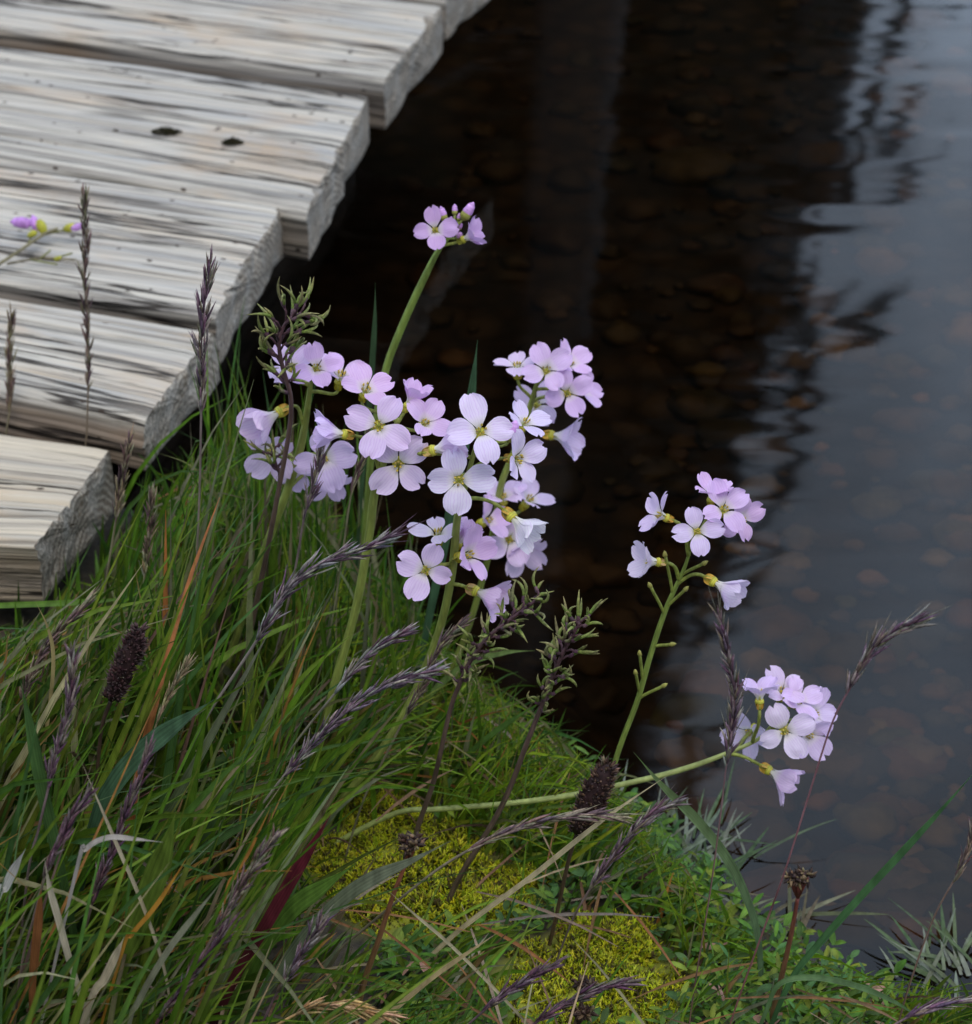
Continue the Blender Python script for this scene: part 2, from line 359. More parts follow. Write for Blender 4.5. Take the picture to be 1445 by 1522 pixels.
# ------------------------------------------------------------------ boardwalk
bw = thing('boardwalk', 'weathered grey boardwalk of worn planks reaching over the dark water', 'boardwalk', onz(210, 650, .06))
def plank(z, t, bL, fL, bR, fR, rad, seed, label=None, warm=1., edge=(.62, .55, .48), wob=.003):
    bL, fL, bR, fR = (onz(*q, z) for q in (bL, fL, bR, fR))
    bL = bR + (bL - bR).normalized() * .62; fL = fR + (fL - fR).normalized() * .62
    W = (bR - fR).length; L = .62; mb = MB()
    # cross-section loop: (u across 0=front..1=back, dz, region)
    prof = []; rf, rb = rad
    nt = int(W / .0011)
    def arc(cu, cz, r, a0, a1, n):
        for k in range(n): a = math.radians(lerp(a0, a1, k / n)); prof.append((cu + math.cos(a) * r, cz + math.sin(a) * r))
    for k in range(12): prof.append((0, lerp(-t, -rf, k / 12)))
    arc(rf, -rf, rf, 180, 90, 8)
    for k in range(nt): prof.append((lerp(rf, W - rb, k / nt), 0))
    arc(W - rb, -rb, rb, 90, 0, 6)
    for k in range(6): prof.append((W, lerp(-rb, -t, k / 6)))
    for k in range(8): prof.append((lerp(W, 0, k / 8), -t))
    NS = 120; rows = []; per = [0]
    for k in range(1, len(prof)): per.append(per[-1] + math.hypot(prof[k][0] - prof[k - 1][0], prof[k][1] - prof[k - 1][1]))
    cracks = [R.uniform(.12, .9) for _ in range(4)]; ck = [(R.uniform(0, .3), R.uniform(.25, .6)) for _ in range(4)]
    for i in range(NS + 1):
        s = (i / NS) ** 1.25; row = []
        B = lerp(bR, bL, s); Fp = lerp(fR, fL, s); ax = (B - Fp).normalized(); dl = (bL - bR).normalized()
        for j, (u, dz) in enumerate(prof):
            top = dz > -rf * .6
            wv = noise.noise(V((s * 3.1, u * 26, seed))) * .0011 + noise.noise(V((s * 9, u * 150, seed + 5))) * .0007 + noise.noise(V((s * 6, u * 420, seed + 9))) * .0006
            d = wv if top else wv * .8 + noise.noise(V((s * 7, dz * 260, seed + 2))) * .0018
            if top:
                for cu, (a, ln) in zip(cracks, ck):
                    e = abs(u / W - cu - .02 * noise.noise(V((s * 5, cu * 9, seed)))) * W
                    if a - .3 < s < a + ln and e < .0016: d -= .004 * (1 - e / .0016) * sm((s - a + .3) * 8) * sm((a + ln - s) * 8)
            er = wob * .6 * noise.noise(V((u * 30, dz * 20, seed + 20))) + wob * .22 * noise.noise(V((u * 120, dz * 60, seed + 22)))
            er += max(0, noise.noise(V((u * 55, dz * 16, seed + 60))) - .18) * .011 * (1.0 if z > .11 else .12); wear = (1 - sm(s * L / .007)) * (.0005 if top else .0003)
            p = lerp(Fp, B, u / W); p = V((p.x, p.y, z + dz)) + dl * (er * (1 - sm(s * 6)))
            if top: p.z += d - wear
            elif u < W * .5: p -= ax * (d * 1.6 + .0022 * noise.noise(V((s * 4, dz * 420, seed + 40))))
            if u < .01 and dz < -rf: p += ax * (.0015 * noise.noise(V((s * 12, dz * 80, seed))))
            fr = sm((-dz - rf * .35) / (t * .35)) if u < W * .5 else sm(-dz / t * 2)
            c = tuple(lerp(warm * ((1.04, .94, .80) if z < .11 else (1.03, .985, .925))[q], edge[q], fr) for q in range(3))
            row.append(mb.add(p, c, (s * L + seed * 1.37, per[j] + seed * .71)))
        rows.append(row)
    n = len(prof)
    for i in range(NS):
        for j in range(n): mb.face(rows[i][j], rows[i][(j + 1) % n], rows[i + 1][(j + 1) % n], rows[i + 1][j])
    # right-hand end: rings shrinking to the middle, roughened
    dl = (bL - bR).normalized(); cen = lerp(bR, fR, .5) + V((0, 0, -t / 2)); prev = [mb.add(mb.v[k], (1, 1, 1), (prof[j][0], prof[j][1])) for j, k in enumerate(rows[0])]
    for rg in range(1, 9):
        f = 1 - rg / 9; cur = []
        for j, (u, dz) in enumerate(prof):
            p0 = mb.v[rows[0][j]]; u2 = lerp(W / 2, u, f); dz2 = lerp(-t / 2, dz, f); p = lerp(cen, p0, f)
            p += dl * (.002 * noise.noise(V((u2 * 90, dz2 * 90, seed + 31))) + .0012 * noise.noise(V((u2 * 300, dz2 * 160, seed + 33))) - .001)
            cur.append(mb.add(p, (1, 1, 1), (u2, dz2)))
        for j in range(n): mb.face(prev[j], cur[j], cur[(j + 1) % n], prev[(j + 1) % n], m=1)
        prev = cur
    mb.face(*prev[::-1], m=1); mb.face(*rows[-1], m=1)
    o = mb.build('plank', [M_WOOD, M_END], bw)
    if label: o['label'] = label
    return o
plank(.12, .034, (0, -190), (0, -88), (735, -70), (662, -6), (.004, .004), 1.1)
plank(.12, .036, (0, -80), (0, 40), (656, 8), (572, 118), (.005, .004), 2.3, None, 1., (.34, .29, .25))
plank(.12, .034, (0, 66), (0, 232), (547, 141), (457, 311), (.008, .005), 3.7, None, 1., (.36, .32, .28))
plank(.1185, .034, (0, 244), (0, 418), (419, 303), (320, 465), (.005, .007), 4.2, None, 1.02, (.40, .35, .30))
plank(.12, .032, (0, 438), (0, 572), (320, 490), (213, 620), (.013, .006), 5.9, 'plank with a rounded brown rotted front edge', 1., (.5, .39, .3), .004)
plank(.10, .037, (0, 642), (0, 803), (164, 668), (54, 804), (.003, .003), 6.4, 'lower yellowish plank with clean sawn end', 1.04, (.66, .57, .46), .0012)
# bearer under the planks, seen only as darkness below their ends
mb = MB(); a = onz(250, 560, .085); b = onz(600, 20, .085); sd = V((-.07, .02, 0)); up = V((0, 0, -.06))
for p in (a + sd, b + sd): p.z = .083
qs = []
for p in (a, b):
    for o_ in (sd * .6, sd * 1.5): 
        for h in (V((0, 0, 0)), up): qs.append(mb.add(V((p.x, p.y, .082)) + o_ + h, (.6, .52, .45), (p.y, h.z + o_.x)))
for f_ in ((0, 1, 3, 2), (4, 6, 7, 5), (0, 4, 5, 1), (2, 3, 7, 6), (0, 2, 6, 4), (1, 5, 7, 3)): mb.face(*[qs[k] for k in f_])
mb.build('beam', M_WOOD, bw, smooth=False)

# ------------------------------------------------------------------ cuckoo flowers
LIL = (.77, .61, .86); PNK = (.76, .55, .83); PALE = (.80, .68, .88)
YEL = (.50, .42, .03); GRN = (.34, .34, .05); ORA = (.66, .36, .06)
def petal(par, th0, M, Rm, op, col):
    mb = MB(); nu, nv = 8, 11; L = Rm * 1.06 * R.uniform(.94, 1.05); W = L * R.uniform(.37, .44); alpha = math.radians(lerp(14, 82, op) + R.uniform(-7, 7))
    r, z = Rm * .085, -Rm * .30; path = []; ext = Rm * .34
    s_prev = 0; tot = L + ext
    for k in range(nv + 1):
        v = k / nv; path.append((r, z, v))
        d = sm((v - .12) / .32); ang = lerp(math.radians(8), alpha, d) + math.radians(R.uniform(8, 16)) * op * sm((v - .6) * 2.4) * .8
        r += math.sin(ang) * tot / nv; z += math.cos(ang) * tot / nv
    ph = R.uniform(0, 6); no = R.uniform(.03, .19); cup = R.uniform(-.05, .22) + .35 * (1 - op); tw = R.uniform(-.2, .2); crv = R.uniform(-.16, .12); rows = []
    for k, (pr, pz, v) in enumerate(path):
        wv = .13 + .87 * sm((v - .16) / .48); 
        if v > .72: wv *= math.sqrt(max(.0, 1 - ((v - .72) / .295) ** 2))
        row = []
        for j in range(nu + 1):
            u = j / nu * 2 - 1; x = u * W * wv
            rim = -no * L * (1 - abs(u)) ** 2 * sm((v - .78) / .22) + .05 * L * noise.noise(V((u * 2.2, ph, 1.5))) * sm((v - .5) * 2)
            dd = V((math.sin(alpha), 0, math.cos(alpha))) * rim
            up = V((-math.cos(alpha), 0, math.sin(alpha)))
            lift = cup * (u * u) * W * wv * .9 + .05 * L * math.sin(u * 4 + ph + v * 3) * sm((v - .35) * 2) + crv * L * sm((v - .55) * 2.2) ** 2 + .02 * L * noise.noise(V((u * 2.5, v * 5, ph * 3))) + tw * u * W * wv * v
            p = V((pr, x, pz)) + dd + up * lift
            p = Matrix.Rotation(th0, 3, 'Z') @ p
            row.append(mb.add(M @ p, col, (u * .5 * (.4 + .6 * wv) + .5, v)))
        rows.append(row)
    for k in range(nv):
        for j in range(nu): mb.face(rows[k][j], rows[k][j + 1], rows[k + 1][j + 1], rows[k + 1][j])
    return mb.build('petal', M_PETAL, par)
def basis(ax, c):
    z = ax.normalized(); x = (RT - z * RT.dot(z)); x = x.normalized() if x.length > .15 else (UP - z * UP.dot(z)).normalized(); y = z.cross(x)
    m = Matrix((x, y, z)).transposed().to_4x4(); m.translation = c; return m
def pedicel_path(p0, d0, p1, d1):
    L = (p0 - p1).length; c0 = p0 + d0 * L * .4; c1 = p1 + d1 * L * .35
    return [p0 * (1 - t) ** 3 + c0 * 3 * t * (1 - t) ** 2 + c1 * 3 * t * t * (1 - t) + p1 * t ** 3 for t in (k / 8 for k in range(9))]
def flower(plant, stem, px, py, Rp, face, roll=45, op=.92, dY=0., tint=LIL, cal=YEL, att=None, Y=None):
    Rp *= .93; c = at(px, py, Y + dY); ax = scr(*face); Rm = Rp / F * depth(c); M = basis(ax, c)
    mb = MB()                                   # calyx: four overlapping sepals on a short cup
    for k in range(4):
        a = math.radians(roll + 45 + 90 * k); rad = (M.to_3x3() @ V((math.cos(a), math.sin(a), 0)))
        pth = [c - ax * Rm * .50 + rad * Rm * .03, c - ax * Rm * .42 + rad * Rm * .12, c - ax * Rm * .22 + rad * Rm * .165, c - ax * Rm * .02 + rad * Rm * lerp(.12, .19, op)]
        mb.blade(smooth_path(pth, 3), lambda t: Rm * .13 * math.sin(math.pi * (.18 + .78 * t)), rad, jit(cal, .12), jit(tuple(lerp(cal[i], YEL[i], .4) for i in range(3)), .1), .35)
    mb.tube([c - ax * Rm * .53, c - ax * Rm * .45, c - ax * Rm * .25], lambda t: Rm * (.06 + .07 * t), 8, GRN)
    fl = mb.build('flower', M_STEM, plant)
    tt = tuple(tint[i] * R.uniform(.97, 1.03) for i in range(3))
    for k in range(4): petal(fl, math.radians(roll + 90 * k + R.uniform(-9, 9)), M, Rm * R.uniform(.88, 1.08), op, jit(tt, .03))
    mb = MB()
    for k in range(6):
        a = k * math.pi / 3 + .4; rr = Rm * (.08 + .09 * op * R.random()); h = Rm * R.uniform(.12, .28)
        b = M @ V((math.cos(a) * Rm * .04, math.sin(a) * Rm * .04, -Rm * .2)); t_ = M @ V((math.cos(a) * rr, math.sin(a) * rr, h))
        mb.tube([b, lerp(b, t_, .6), t_], Rm * .014, 4, (.6, .6, .3)); mb.spindle(t_ - ax * Rm * .05, (ax + (t_ - c) * 20).normalized(), Rm * .17, Rm * .045, R.choice(((.62, .46, .06), (.55, .42, .08), (.36, .26, .08))), 5)
    mb.spindle(c - ax * Rm * .2, ax, Rm * .36, Rm * .055, (.32, .36, .06), 6); mb.spindle(c - ax * Rm * .3, ax, Rm * .24, Rm * .20, (.56, .53, .06), 10, ((0, .5), (.5, 1), (1, .8)))
    mb.build('stamens', M_STEM, fl)
    b = c - ax * Rm * .52
    if att is None:                             # meets the stem a little below the flower
        cand = [(abs((b - s).length - Rm * .8) + max(0, s.z - b.z) * 4, s) for s in stem]; s = min(cand, key=lambda q: q[0])[1]
    else: 
        a = at(att[0], att[1], Y); s = min(stem, key=lambda q: (q - a).length)
    mb = MB(); mb.tube(pedicel_path(b, -ax, s, (V((0, 0, .6)) + (b - s).normalized()).normalized()), lambda t: .0007 + .0002 * t, 6, (.27, .31, .06))
    mb.build('pedicel', M_STEM, fl)
    return fl
def bud(plant, stem, px, py, Lp, face, Y, col=(.55, .30, .62)):
    c = at(px, py, Y); ax = scr(*face); L = Lp / F * depth(c); mb = MB()
    mb.spindle(c - ax * L * .5, ax, L, L * .27, col, 7, ((0, .35), (.25, .95), (.5, 1), (.8, .75), (1, .12)))
    mb.spindle(c - ax * L * .55, ax, L * .55, L * .29, (.30, .30, .06), 7, ((0, .35), (.35, .95), (.8, .9), (1, .5)))
    s = min(stem, key=lambda q: (q - c).length + max(0, q.z - c.z + L * .4) * 5)
    mb.tube(pedicel_path(c - ax * L * .5, -ax, s, V((0, 0, 1))), .0006, 5, (.24, .29, .06))
    return mb.build('bud', M_STEM, plant)
def to_ground(pts):
    d = (pts[-1] - pts[-2]).normalized(); d = (d + V((0, 0, -.5))).normalized(); p = pts[-1]; k = 0
    while p.z > gz(p.x, p.y) - .006 and k < 60: p = p + d * .008; k += 1
    pts = list(pts) + ([p] if k else []); return pts
def poly(pts, Y): return [at(p[0], p[1], p[2] if len(p) > 2 else Y) for p in pts]
GF = 'cuckoo flower plants on the stream bank'
def plant(label, pts, Y, w, flowers, buds=(), col=(.26, .30, .065), bare=()):
    P = to_ground(poly(pts, Y)); st = smooth_path(P, 8); base = st[-1]
    pl = thing('cuckoo_flower', label, 'flower', base, GF)
    r = w * .33 / F * depth(P[1]); mb = MB()
    mb.tube(st, lambda t: r * lerp(.6, 1.1, sm(t * 3)), 9, col, True, jit(tuple(lerp(col[i], (.20, .26, .06)[i], .5) for i in range(3)), .05)); mb.build('stem', M_STEM, pl)
    for f in flowers: flower(pl, st, Y=Y, **f) if isinstance(f, dict) else flower(pl, st, *f, Y=Y)
    for b_ in buds: bud(pl, st, *b_, Y=Y)
    for (ax_, ay_, bx_, by_) in bare:          # bare stalks left by fallen blossoms
        a = at(ax_, ay_, Y); s = min(st, key=lambda q: (q - a).length); e = at(bx_, by_, Y - .004); mb = MB()
        mb.tube(pedicel_path(e, (s - e).normalized(), s, ((e - s).normalized() + V((0, 0, .3))).normalized()), lambda t: .0007, 5, (.25, .29, .06)); mb.spindle(e - (e - s).normalized() * .001, (e - s).normalized(), .004, .0011, (.35, .33, .08), 5)
        mb.build('flower_stalk', M_STEM, pl)
    return pl
def fd(px, py, Rp, face, roll=45, op=.92, dY=0., tint=LIL, cal=YEL, att=None): return dict(px=px, py=py, Rp=Rp, face=face, roll=roll, op=op, dY=dY, tint=tint, cal=cal, att=att)
plant('tall pale lilac cuckoo flower, foremost cluster left of centre, on a yellowish stem', [(592, 622), (578, 665), (558, 728), (548, 800), (530, 900), (505, 990), (480, 1080), (455, 1170)], .80, 19, [
    fd(563, 633, 54, (.03, .05, 1), 65, 1., -.012), fd(592, 689, 52, (0, -.22, 1), 45, .97, -.014, (.74, .60, .82)),
    fd(543, 582, 44, (.25, .62, .72), 25, .85, .008, PNK), fd(608, 598, 38, (.42, .8, .35), 20, .3, .004, PNK, (.48, .44, .05)),
    fd(630, 630, 40, (.42, .4, .8), 60, .72, -.004, PNK), fd(506, 645, 46, (-.93, .1, .32), 10, .28, -.008, LIL, ORA, (552, 700)),
    ])
plant('lilac cuckoo flower with blossoms all down its green stem, right of the foremost cluster', [(706, 668), (692, 720), (680, 770), (672, 850), (655, 930), (625, 1010), (590, 1080), (540, 1150), (500, 1200)], .785, 18, [
    fd(714, 642, 52, (.1, .3, 1), 12, .95, -.008, PALE), fd(682, 713, 50, (0, -.15, 1), 5, .97, -.014, PALE),
    fd(766, 682, 46, (.72, -.05, .68), 25, .78, -.004, PALE, ORA, (695, 700)), fd(650, 668, 50, (.93, .2, .3), 0, .25, -.004, LIL, (.66, .42, .14)),
    fd(778, 632, 40, (.4, .65, .62), 30, .85, .01, PALE, ORA),
    fd(633, 848, 44, (0, -.03, 1), 72, .97, -.01, LIL), fd(651, 796, 43, (.05, .78, .5), 5, .92, .004, PALE, YEL, (668, 870)),
    fd(692, 826, 46, (.72, .2, .62), 30, .68, -.006, PNK), fd(684, 804, 38, (.45, .75, .35), 10, .22, .006, PNK),
    fd(713, 881, 48, (.9, -.36, .2), 15, .3, -.004, LIL, (.62, .36, .16), (668, 872)), fd(766, 773, 54, (.72, -.62, .3), 40, .33, -.01, (.84, .80, .90), ORA, (686, 745))], [(762, 640, 34, (.3, .85, .3), )])
plant('cuckoo flower behind the plantlet grass, leftmost of the lilac clusters', [(463, 560), (458, 600), (448, 660), (430, 720), (400, 800), (375, 870), (350, 950), (320, 1040)], .86, 18, [
    fd(433, 550, 44, (.1, .5, .85), 45, .8, -.004, LIL), fd(470, 548, 40, (.25, .2, .95), 20, .85, -.008, PNK), fd(506, 562, 45, (.2, .78, .55), 35, .75, .0, PNK),
    fd(409, 616, 52, (-.78, -.45, .32), 30, .3, -.008, LIL, ORA, (450, 640)), fd(405, 670, 46, (-.15, -.35, .9), 40, .85, .004, LIL), fd(481, 680, 48, (.1, -.2, 1), 20, .92, -.004, LIL), fd(436, 694, 34, (.15, -.6, .7), 20, .7, .01, LIL), fd(488, 712, 36, (.2, -.7, .6), 30, .7, .01, LIL)])
plant('cuckoo flower standing farther back over the dark water, blurred head behind the front blossoms', [(806, 545), (795, 580), (783, 620), (765, 670), (745, 720), (735, 780), (720, 850), (690, 950), (640, 1060)], .91, 14, [
    fd(769, 548, 38, (-.05, .82, .42), 5, .95, .0, LIL, YEL, (792, 592)), fd(812, 551, 38, (0, .25, 1), 30, .9, -.006, PNK), fd(845, 542, 38, (.5, .5, .65), 40, .75, .004, PNK), fd(843, 584, 38, (.1, -.1, 1), 20, .9, -.008, PNK),
    fd(864, 580, 34, (.75, .2, .5), 10, .7, .006, PNK), fd(797, 602, 40, (-.1, .2, .9), 45, .9, .014, LIL), fd(826, 648, 44, (.94, -.15, .25), 30, .42, -.004, LIL, ORA, (775, 640)),
    fd(722, 775, 40, (.65, .3, .6), 30, .6, -.01, PNK), fd(748, 742, 38, (0, .72, .6), 45, .85, .0, LIL), fd(784, 746, 38, (.5, .65, .5), 10, .8, .004, LIL), fd(757, 802, 40, (.1, 0, 1), 30, .8, -.006, LIL), fd(776, 812, 42, (.25, -.65, .6), 45, .6, -.004, LIL)])
plant('small headed cuckoo flower topped with buds, tallest and farthest, alone against dark water', [(668, 352), (650, 375), (625, 425), (600, 480), (575, 545), (560, 620), (550, 700)], .93, 16, [
    fd(647, 342, 33, (0, .1, 1), 92, .88, -.006, (.66, .42, .74)), fd(693, 354, 34, (.82, .3, .42), 20, .38, -.002, (.64, .42, .74), GRN)],
    [(658, 317, 22, (-.25, .9, .2)), (676, 311, 16, (0, 1, .2)), (696, 313, 30, (.55, .82, .2)), (684, 336, 14, (.3, .5, .8)), (671, 326, 12, (0, .6, .8)), (664, 338, 12, (-.2, .5, .8)), (682, 322, 12, (.2, .8, .5)), (683, 350, 18, (.2, .3, .9)), (674, 340, 10, (0, .4, .9), )], (.19, .27, .05))
plant('upright cuckoo flower on the right with bare side stalks, over the edge of the reflection', [(1026, 818), (1015, 850), (990, 905), (968, 970), (948, 1040), (925, 1100), (910, 1145), (880, 1230), (828, 1358)], .765, 12, [
    fd(1036, 790, 40, (.05, .1, 1), 15, .95, -.008), fd(986, 768, 38, (-.88, .32, .35), 10, .75, -.002, LIL, ORA, (1022, 825)), fd(1075, 758, 42, (.2, .35, .9), 35, .8, .0, PNK), fd(1098, 770, 38, (.5, -.2, .8), 15, .85, .006, PNK),
    fd(1058, 738, 38, (.1, .88, .4), 45, .65, .006, PNK), fd(973, 835, 40, (-.95, .1, .3), 30, .5, -.004, (.74, .66, .84), (.62, .42, .2), (1008, 860)), fd(1066, 868, 46, (.84, -.5, .2), 20, .26, -.006, PALE, ORA, (1008, 868))], (), (.22, .29, .06),
    [(1000, 880, 989, 826), (985, 915, 967, 872), (990, 905, 1018, 877), (972, 965, 997, 958), (955, 1010, 951, 973), (950, 1030, 945, 1001), (948, 1040, 985, 1020), (1010, 855, 1045, 838)])
plant('sprawling cuckoo flower whose pale stem lies almost flat and reaches over the water', [(1150, 1075), (1125, 1100), (1060, 1128), (1000, 1148), (930, 1165), (850, 1182), (750, 1195), (650, 1203), (580, 1212)], .775, 12, [
    fd(1129, 1037, 40, (-.05, .95, .32), 45, .5, -.006, LIL, ORA, (1120, 1102)), fd(1163, 1030, 40, (.2, .6, .7), 40, .8, .004, LIL), fd(1186, 1042, 42, (.35, .45, .8), 20, .8, .002, LIL), fd(1166, 1086, 42, (0, -.1, 1), 30, .95, -.012, PALE),
    fd(1200, 1090, 40, (.4, -.3, .85), 40, .85, -.004, LIL), fd(1206, 1062, 40, (.7, .3, .6), 10, .75, .006, LIL), fd(1116, 1087, 40, (-.55, -.35, .7), 30, .75, .012, PALE), fd(1148, 1148, 44, (.85, -.5, .2), 20, .32, -.008, LIL, ORA, (1080, 1120))], (), (.34, .38, .13))
# sprig broken off and lying on the boards
zt = .1245
b0 = onz(-6, 398, zt); sp = thing('flower_sprig', 'broken flower sprig with purple buds lying on the grey planks', 'flower sprig', b0)
mb = MB(); mb.tube(smooth_path([onz(-10, 398, zt), onz(30, 372, zt + .002), onz(62, 350, zt + .003), onz(85, 340, zt + .003)], 5), .0011, 6, (.20, .17, .09)); mb.tube(smooth_path([onz(10, 392, zt), onz(60, 384, zt), onz(112, 386, zt + .001)], 5), .0007, 6, (.17, .14, .08))
for a, b in (((60, 384), (75, 372)), ((80, 384), (108, 376)), ((45, 386), (85, 393)), ((62, 350), (110, 338)), ((40, 366), (50, 345))): mb.tube([onz(*a, zt + .001), onz(*b, zt + .003)], .0006, 5, (.2, .2, .06))
mb.build('stem', M_STEM, sp)
for (px, py, L, fx, fy, c) in ((32, 331, 34, -1, .1, (.55, .26, .66)), (52, 332, 26, -.3, 1, (.55, .26, .66)), (116, 337, 22, .9, .3, (.5, .26, .6))):
    c0 = onz(px, py, zt + .006); ax = scr(fx, fy, 0); L = L / F * depth(c0); mb = MB(); mb.spindle(c0 - ax * L * .5, ax, L, L * .26, c, 7, ((0, .35), (.25, .95), (.5, 1), (.8, .75), (1, .12))); mb.build('bud', M_STEM, sp)
for (px, py, L, fx, fy) in ((62, 338, 24, .4, -.9), (48, 348, 16, -.8, -.4), (104, 338, 20, .8, .3), (86, 384, 12, .5, .2)):
    c0 = onz(px, py, zt + .005); ax = scr(fx, fy, 0); L = L / F * depth(c0); mb = MB(); mb.spindle(c0 - ax * L * .5, ax, L, L * .33, (.42, .40, .04), 7, ((0, .5), (.25, .95), (.5, 1), (.8, .75), (1, .3))); mb.build('calyx', M_STEM, sp)
for k, (px, py, r, lab) in enumerate(((247, 197, 24, 'dark moss tuft in a plank crack, the larger left one'), (346, 213, 17, 'dark moss tuft in a plank crack, the smaller right one'))):
    c0 = onz(px, py, .1205); mb = MB(); rr = r / F * depth(c0)
    for _ in range(220):
        a = R.uniform(0, 6.28); q = math.sqrt(R.random()); p = c0 + V((math.cos(a) * rr * q * 1.0, math.sin(a) * rr * .45 * q, 0)); mb.spindle(p, V((R.gauss(0, .4), R.gauss(0, .4), 1)), .0045 * (1.2 - q), .0006, jit((.035, .03, .012), .4), 3)
    tag(mb.build('moss_tuft', M_MOSS, origin=c0), lab, 'moss', 'moss tufts growing on the boardwalk')

# ------------------------------------------------------------------ flowering grasses
PUR = ((.17, .10, .14), (.13, .08, .11), (.25, .18, .20), (.32, .28, .25), (.2, .17, .12)); SIL = ((.22, .16, .19), (.14, .09, .12), (.30, .27, .26), (.33, .30, .27), (.10, .06, .085))
BRN = ((.21, .15, .12), (.16, .10, .10), (.30, .24, .18), (.14, .09, .10), (.22, .2, .12)); STRAW = ((.48, .30, .14), (.55, .37, .19), (.40, .24, .10)); DRK = ((.10, .05, .08), (.14, .075, .10), (.20, .13, .15), (.16, .13, .11))
TAN = ((.27, .22, .14), (.20, .14, .11), (.33, .28, .18), (.16, .10, .10))
GG = 'flowering grass stems in the sward'
def grass_head(label, head, stalk, Y, w, cols=PUR, scol=(.20, .17, .10), loose=.25, awn=.0, sw=5., n=None):
    hp = poly(head, Y); sp_ = poly(stalk, Y); P = to_ground(hp + sp_); nh = len(hp); st = smooth_path(P, 8); hs = smooth_path(hp + sp_[:1], 8)[:(nh - 1) * 8 + 1]
    t = thing('flowering_grass', label, 'grass stem', st[-1], GG); D = depth(hp[0]); r = sw * .36 / F * D
    mb = MB(); mb.tube(st, lambda u: r * (.35 + .65 * sm(u * 2.5)), 6, cols[0], True, scol); mb.build('stalk', M_STEM, t)
    L = sum((a - b).length for a, b in zip(hs, hs[1:])); n = int(n * 1.5) if n else int(L / .00055); mb = MB(); W = w / 2 / F * D
    for k in range(n):
        u = (k + R.random()) / n; i = min(len(hs) - 2, int(u * (len(hs) - 1))); f = u * (len(hs) - 1) - i; p = lerp(hs[i], hs[i + 1], f); ax = (hs[max(0, i - 1)] - hs[min(len(hs) - 1, i + 2)]).normalized()
        sd = ax.orthogonal().normalized(); sd = Matrix.Rotation(R.uniform(0, 6.283), 3, ax) @ sd
        env = math.sin(math.pi * min(1, (u * .86 + .13))) ** .7; cl = .55 + .45 * math.sin(u * L / .016 * 6.283 + len(label) % 7)
        off = W * 1.12 * env * R.uniform(.1, .9) * cl; ln = R.uniform(.006, .0115)
        mb.spindle(p + sd * off * .6 - ax * ln * .3, ax + sd * (R.uniform(.02, .22) + loose * R.random() ** 2), ln, R.uniform(.00035, .00072), jit(R.choice(cols), .3), 4, bend=sd * R.uniform(-.1, .15))
        if R.random() < awn: mb.spindle(p + sd * off, ax + sd * R.uniform(.05, .4), R.uniform(.010, .018), .00022, jit(cols[-1], .2), 3)
    mb.build('seed_head', M_SEED, t); return t
grass_head('thin brown grass head standing before the planks, left of the other plank one', [(124, 283), (127, 350), (126, 420), (131, 500), (131, 575)], [(129, 640), (127, 680)], 1.0205, 21, BRN, (.17, .13, .08), .3, 0, 4, 110)
grass_head('tan grass head before the planks, cut close to the left picture edge', [(17, 465), (13, 520), (15, 570), (14, 610)], [(9, 645), (6, 680)], 1.0385, 22, TAN, (.2, .17, .1), .2)
grass_head('purple grass head overlapping the end of the rotted plank on a long straight stalk', [(314, 382), (306, 440), (300, 500), (300, 560), (299, 610)], [(297, 720), (292, 850), (288, 1000), (284, 1090)], .82, 34, PUR, (.21, .19, .12), .25, .05, 5)
grass_head('narrow pale grass head in front of the lower plank end', [(194, 648), (184, 700), (177, 740), (172, 775)], [(160, 850), (145, 960), (135, 1040)], .88, 24, TAN, (.2, .18, .1), .2)
grass_head('slender green brown grass head right below the boardwalk corner', [(228, 732), (223, 780), (216, 850)], [(202, 950), (182, 1060)], .85, 17, TAN, (.18, .2, .08), .15)
grass_head('large silvery purple grass head sweeping up towards the yellowish flower stem', [(590, 792), (535, 818), (478, 838), (435, 868), (405, 910), (383, 950)], [(350, 1000), (305, 1070), (265, 1150), (225, 1240)], .72, 38, SIL, (.24, .22, .16), .3, .12, 7)
grass_head('small purple grass head above and parallel to the arching one at mid left', [(605, 938), (565, 960), (530, 990), (500, 1028)], [(450, 1090), (400, 1160), (330, 1260)], .725, 19, SIL, (.2, .22, .1), .15)
grass_head('arching silvery purple grass head at mid left, below the smaller parallel one', [(653, 997), (600, 1008), (545, 1035), (495, 1075), (458, 1115), (425, 1150)], [(390, 1195), (340, 1260), (280, 1340)], .70, 30, SIL, (.22, .22, .13), .22, 0, 6)
grass_head('purple grass head upright near the left picture edge, below the fluffy sedge', [(106, 965), (106, 1020), (96, 1075), (80, 1130), (72, 1170)], [(58, 1230), (40, 1310)], .64, 26, PUR, (.2, .15, .13), .22, 0, 6)
grass_head('short dark purple grass head leaning right over bleached straw, lower left', [(134, 1178), (108, 1212), (90, 1250), (68, 1300)], [(50, 1365), (30, 1450)], .60, 24, DRK, (.22, .16, .12), .15, 0, 6)
grass_head('long dark purple grass head in the middle of the left grass', [(222, 1112), (200, 1175), (178, 1235), (152, 1300), (138, 1340)], [(125, 1390), (105, 1460)], .625, 20, DRK, (.14, .12, .07), .12, 0, 6)
grass_head('brownish grass head just under the boardwalk corner, leaning right', [(135, 890), (100, 925), (65, 965), (40, 1020), (30, 1060)], [(15, 1120), (0, 1200)], .74, 20, BRN, (.2, .15, .1), .15, 0, 5)
grass_head('purple grass head crossing the flat pale flower stem', [(1068, 912), (1082, 975), (1092, 1030), (1088, 1080), (1080, 1135)], [(1070, 1220), (1055, 1330), (1032, 1470)], .66, 24, PUR, (.22, .12, .09), .25, .12, 3.5, 80)
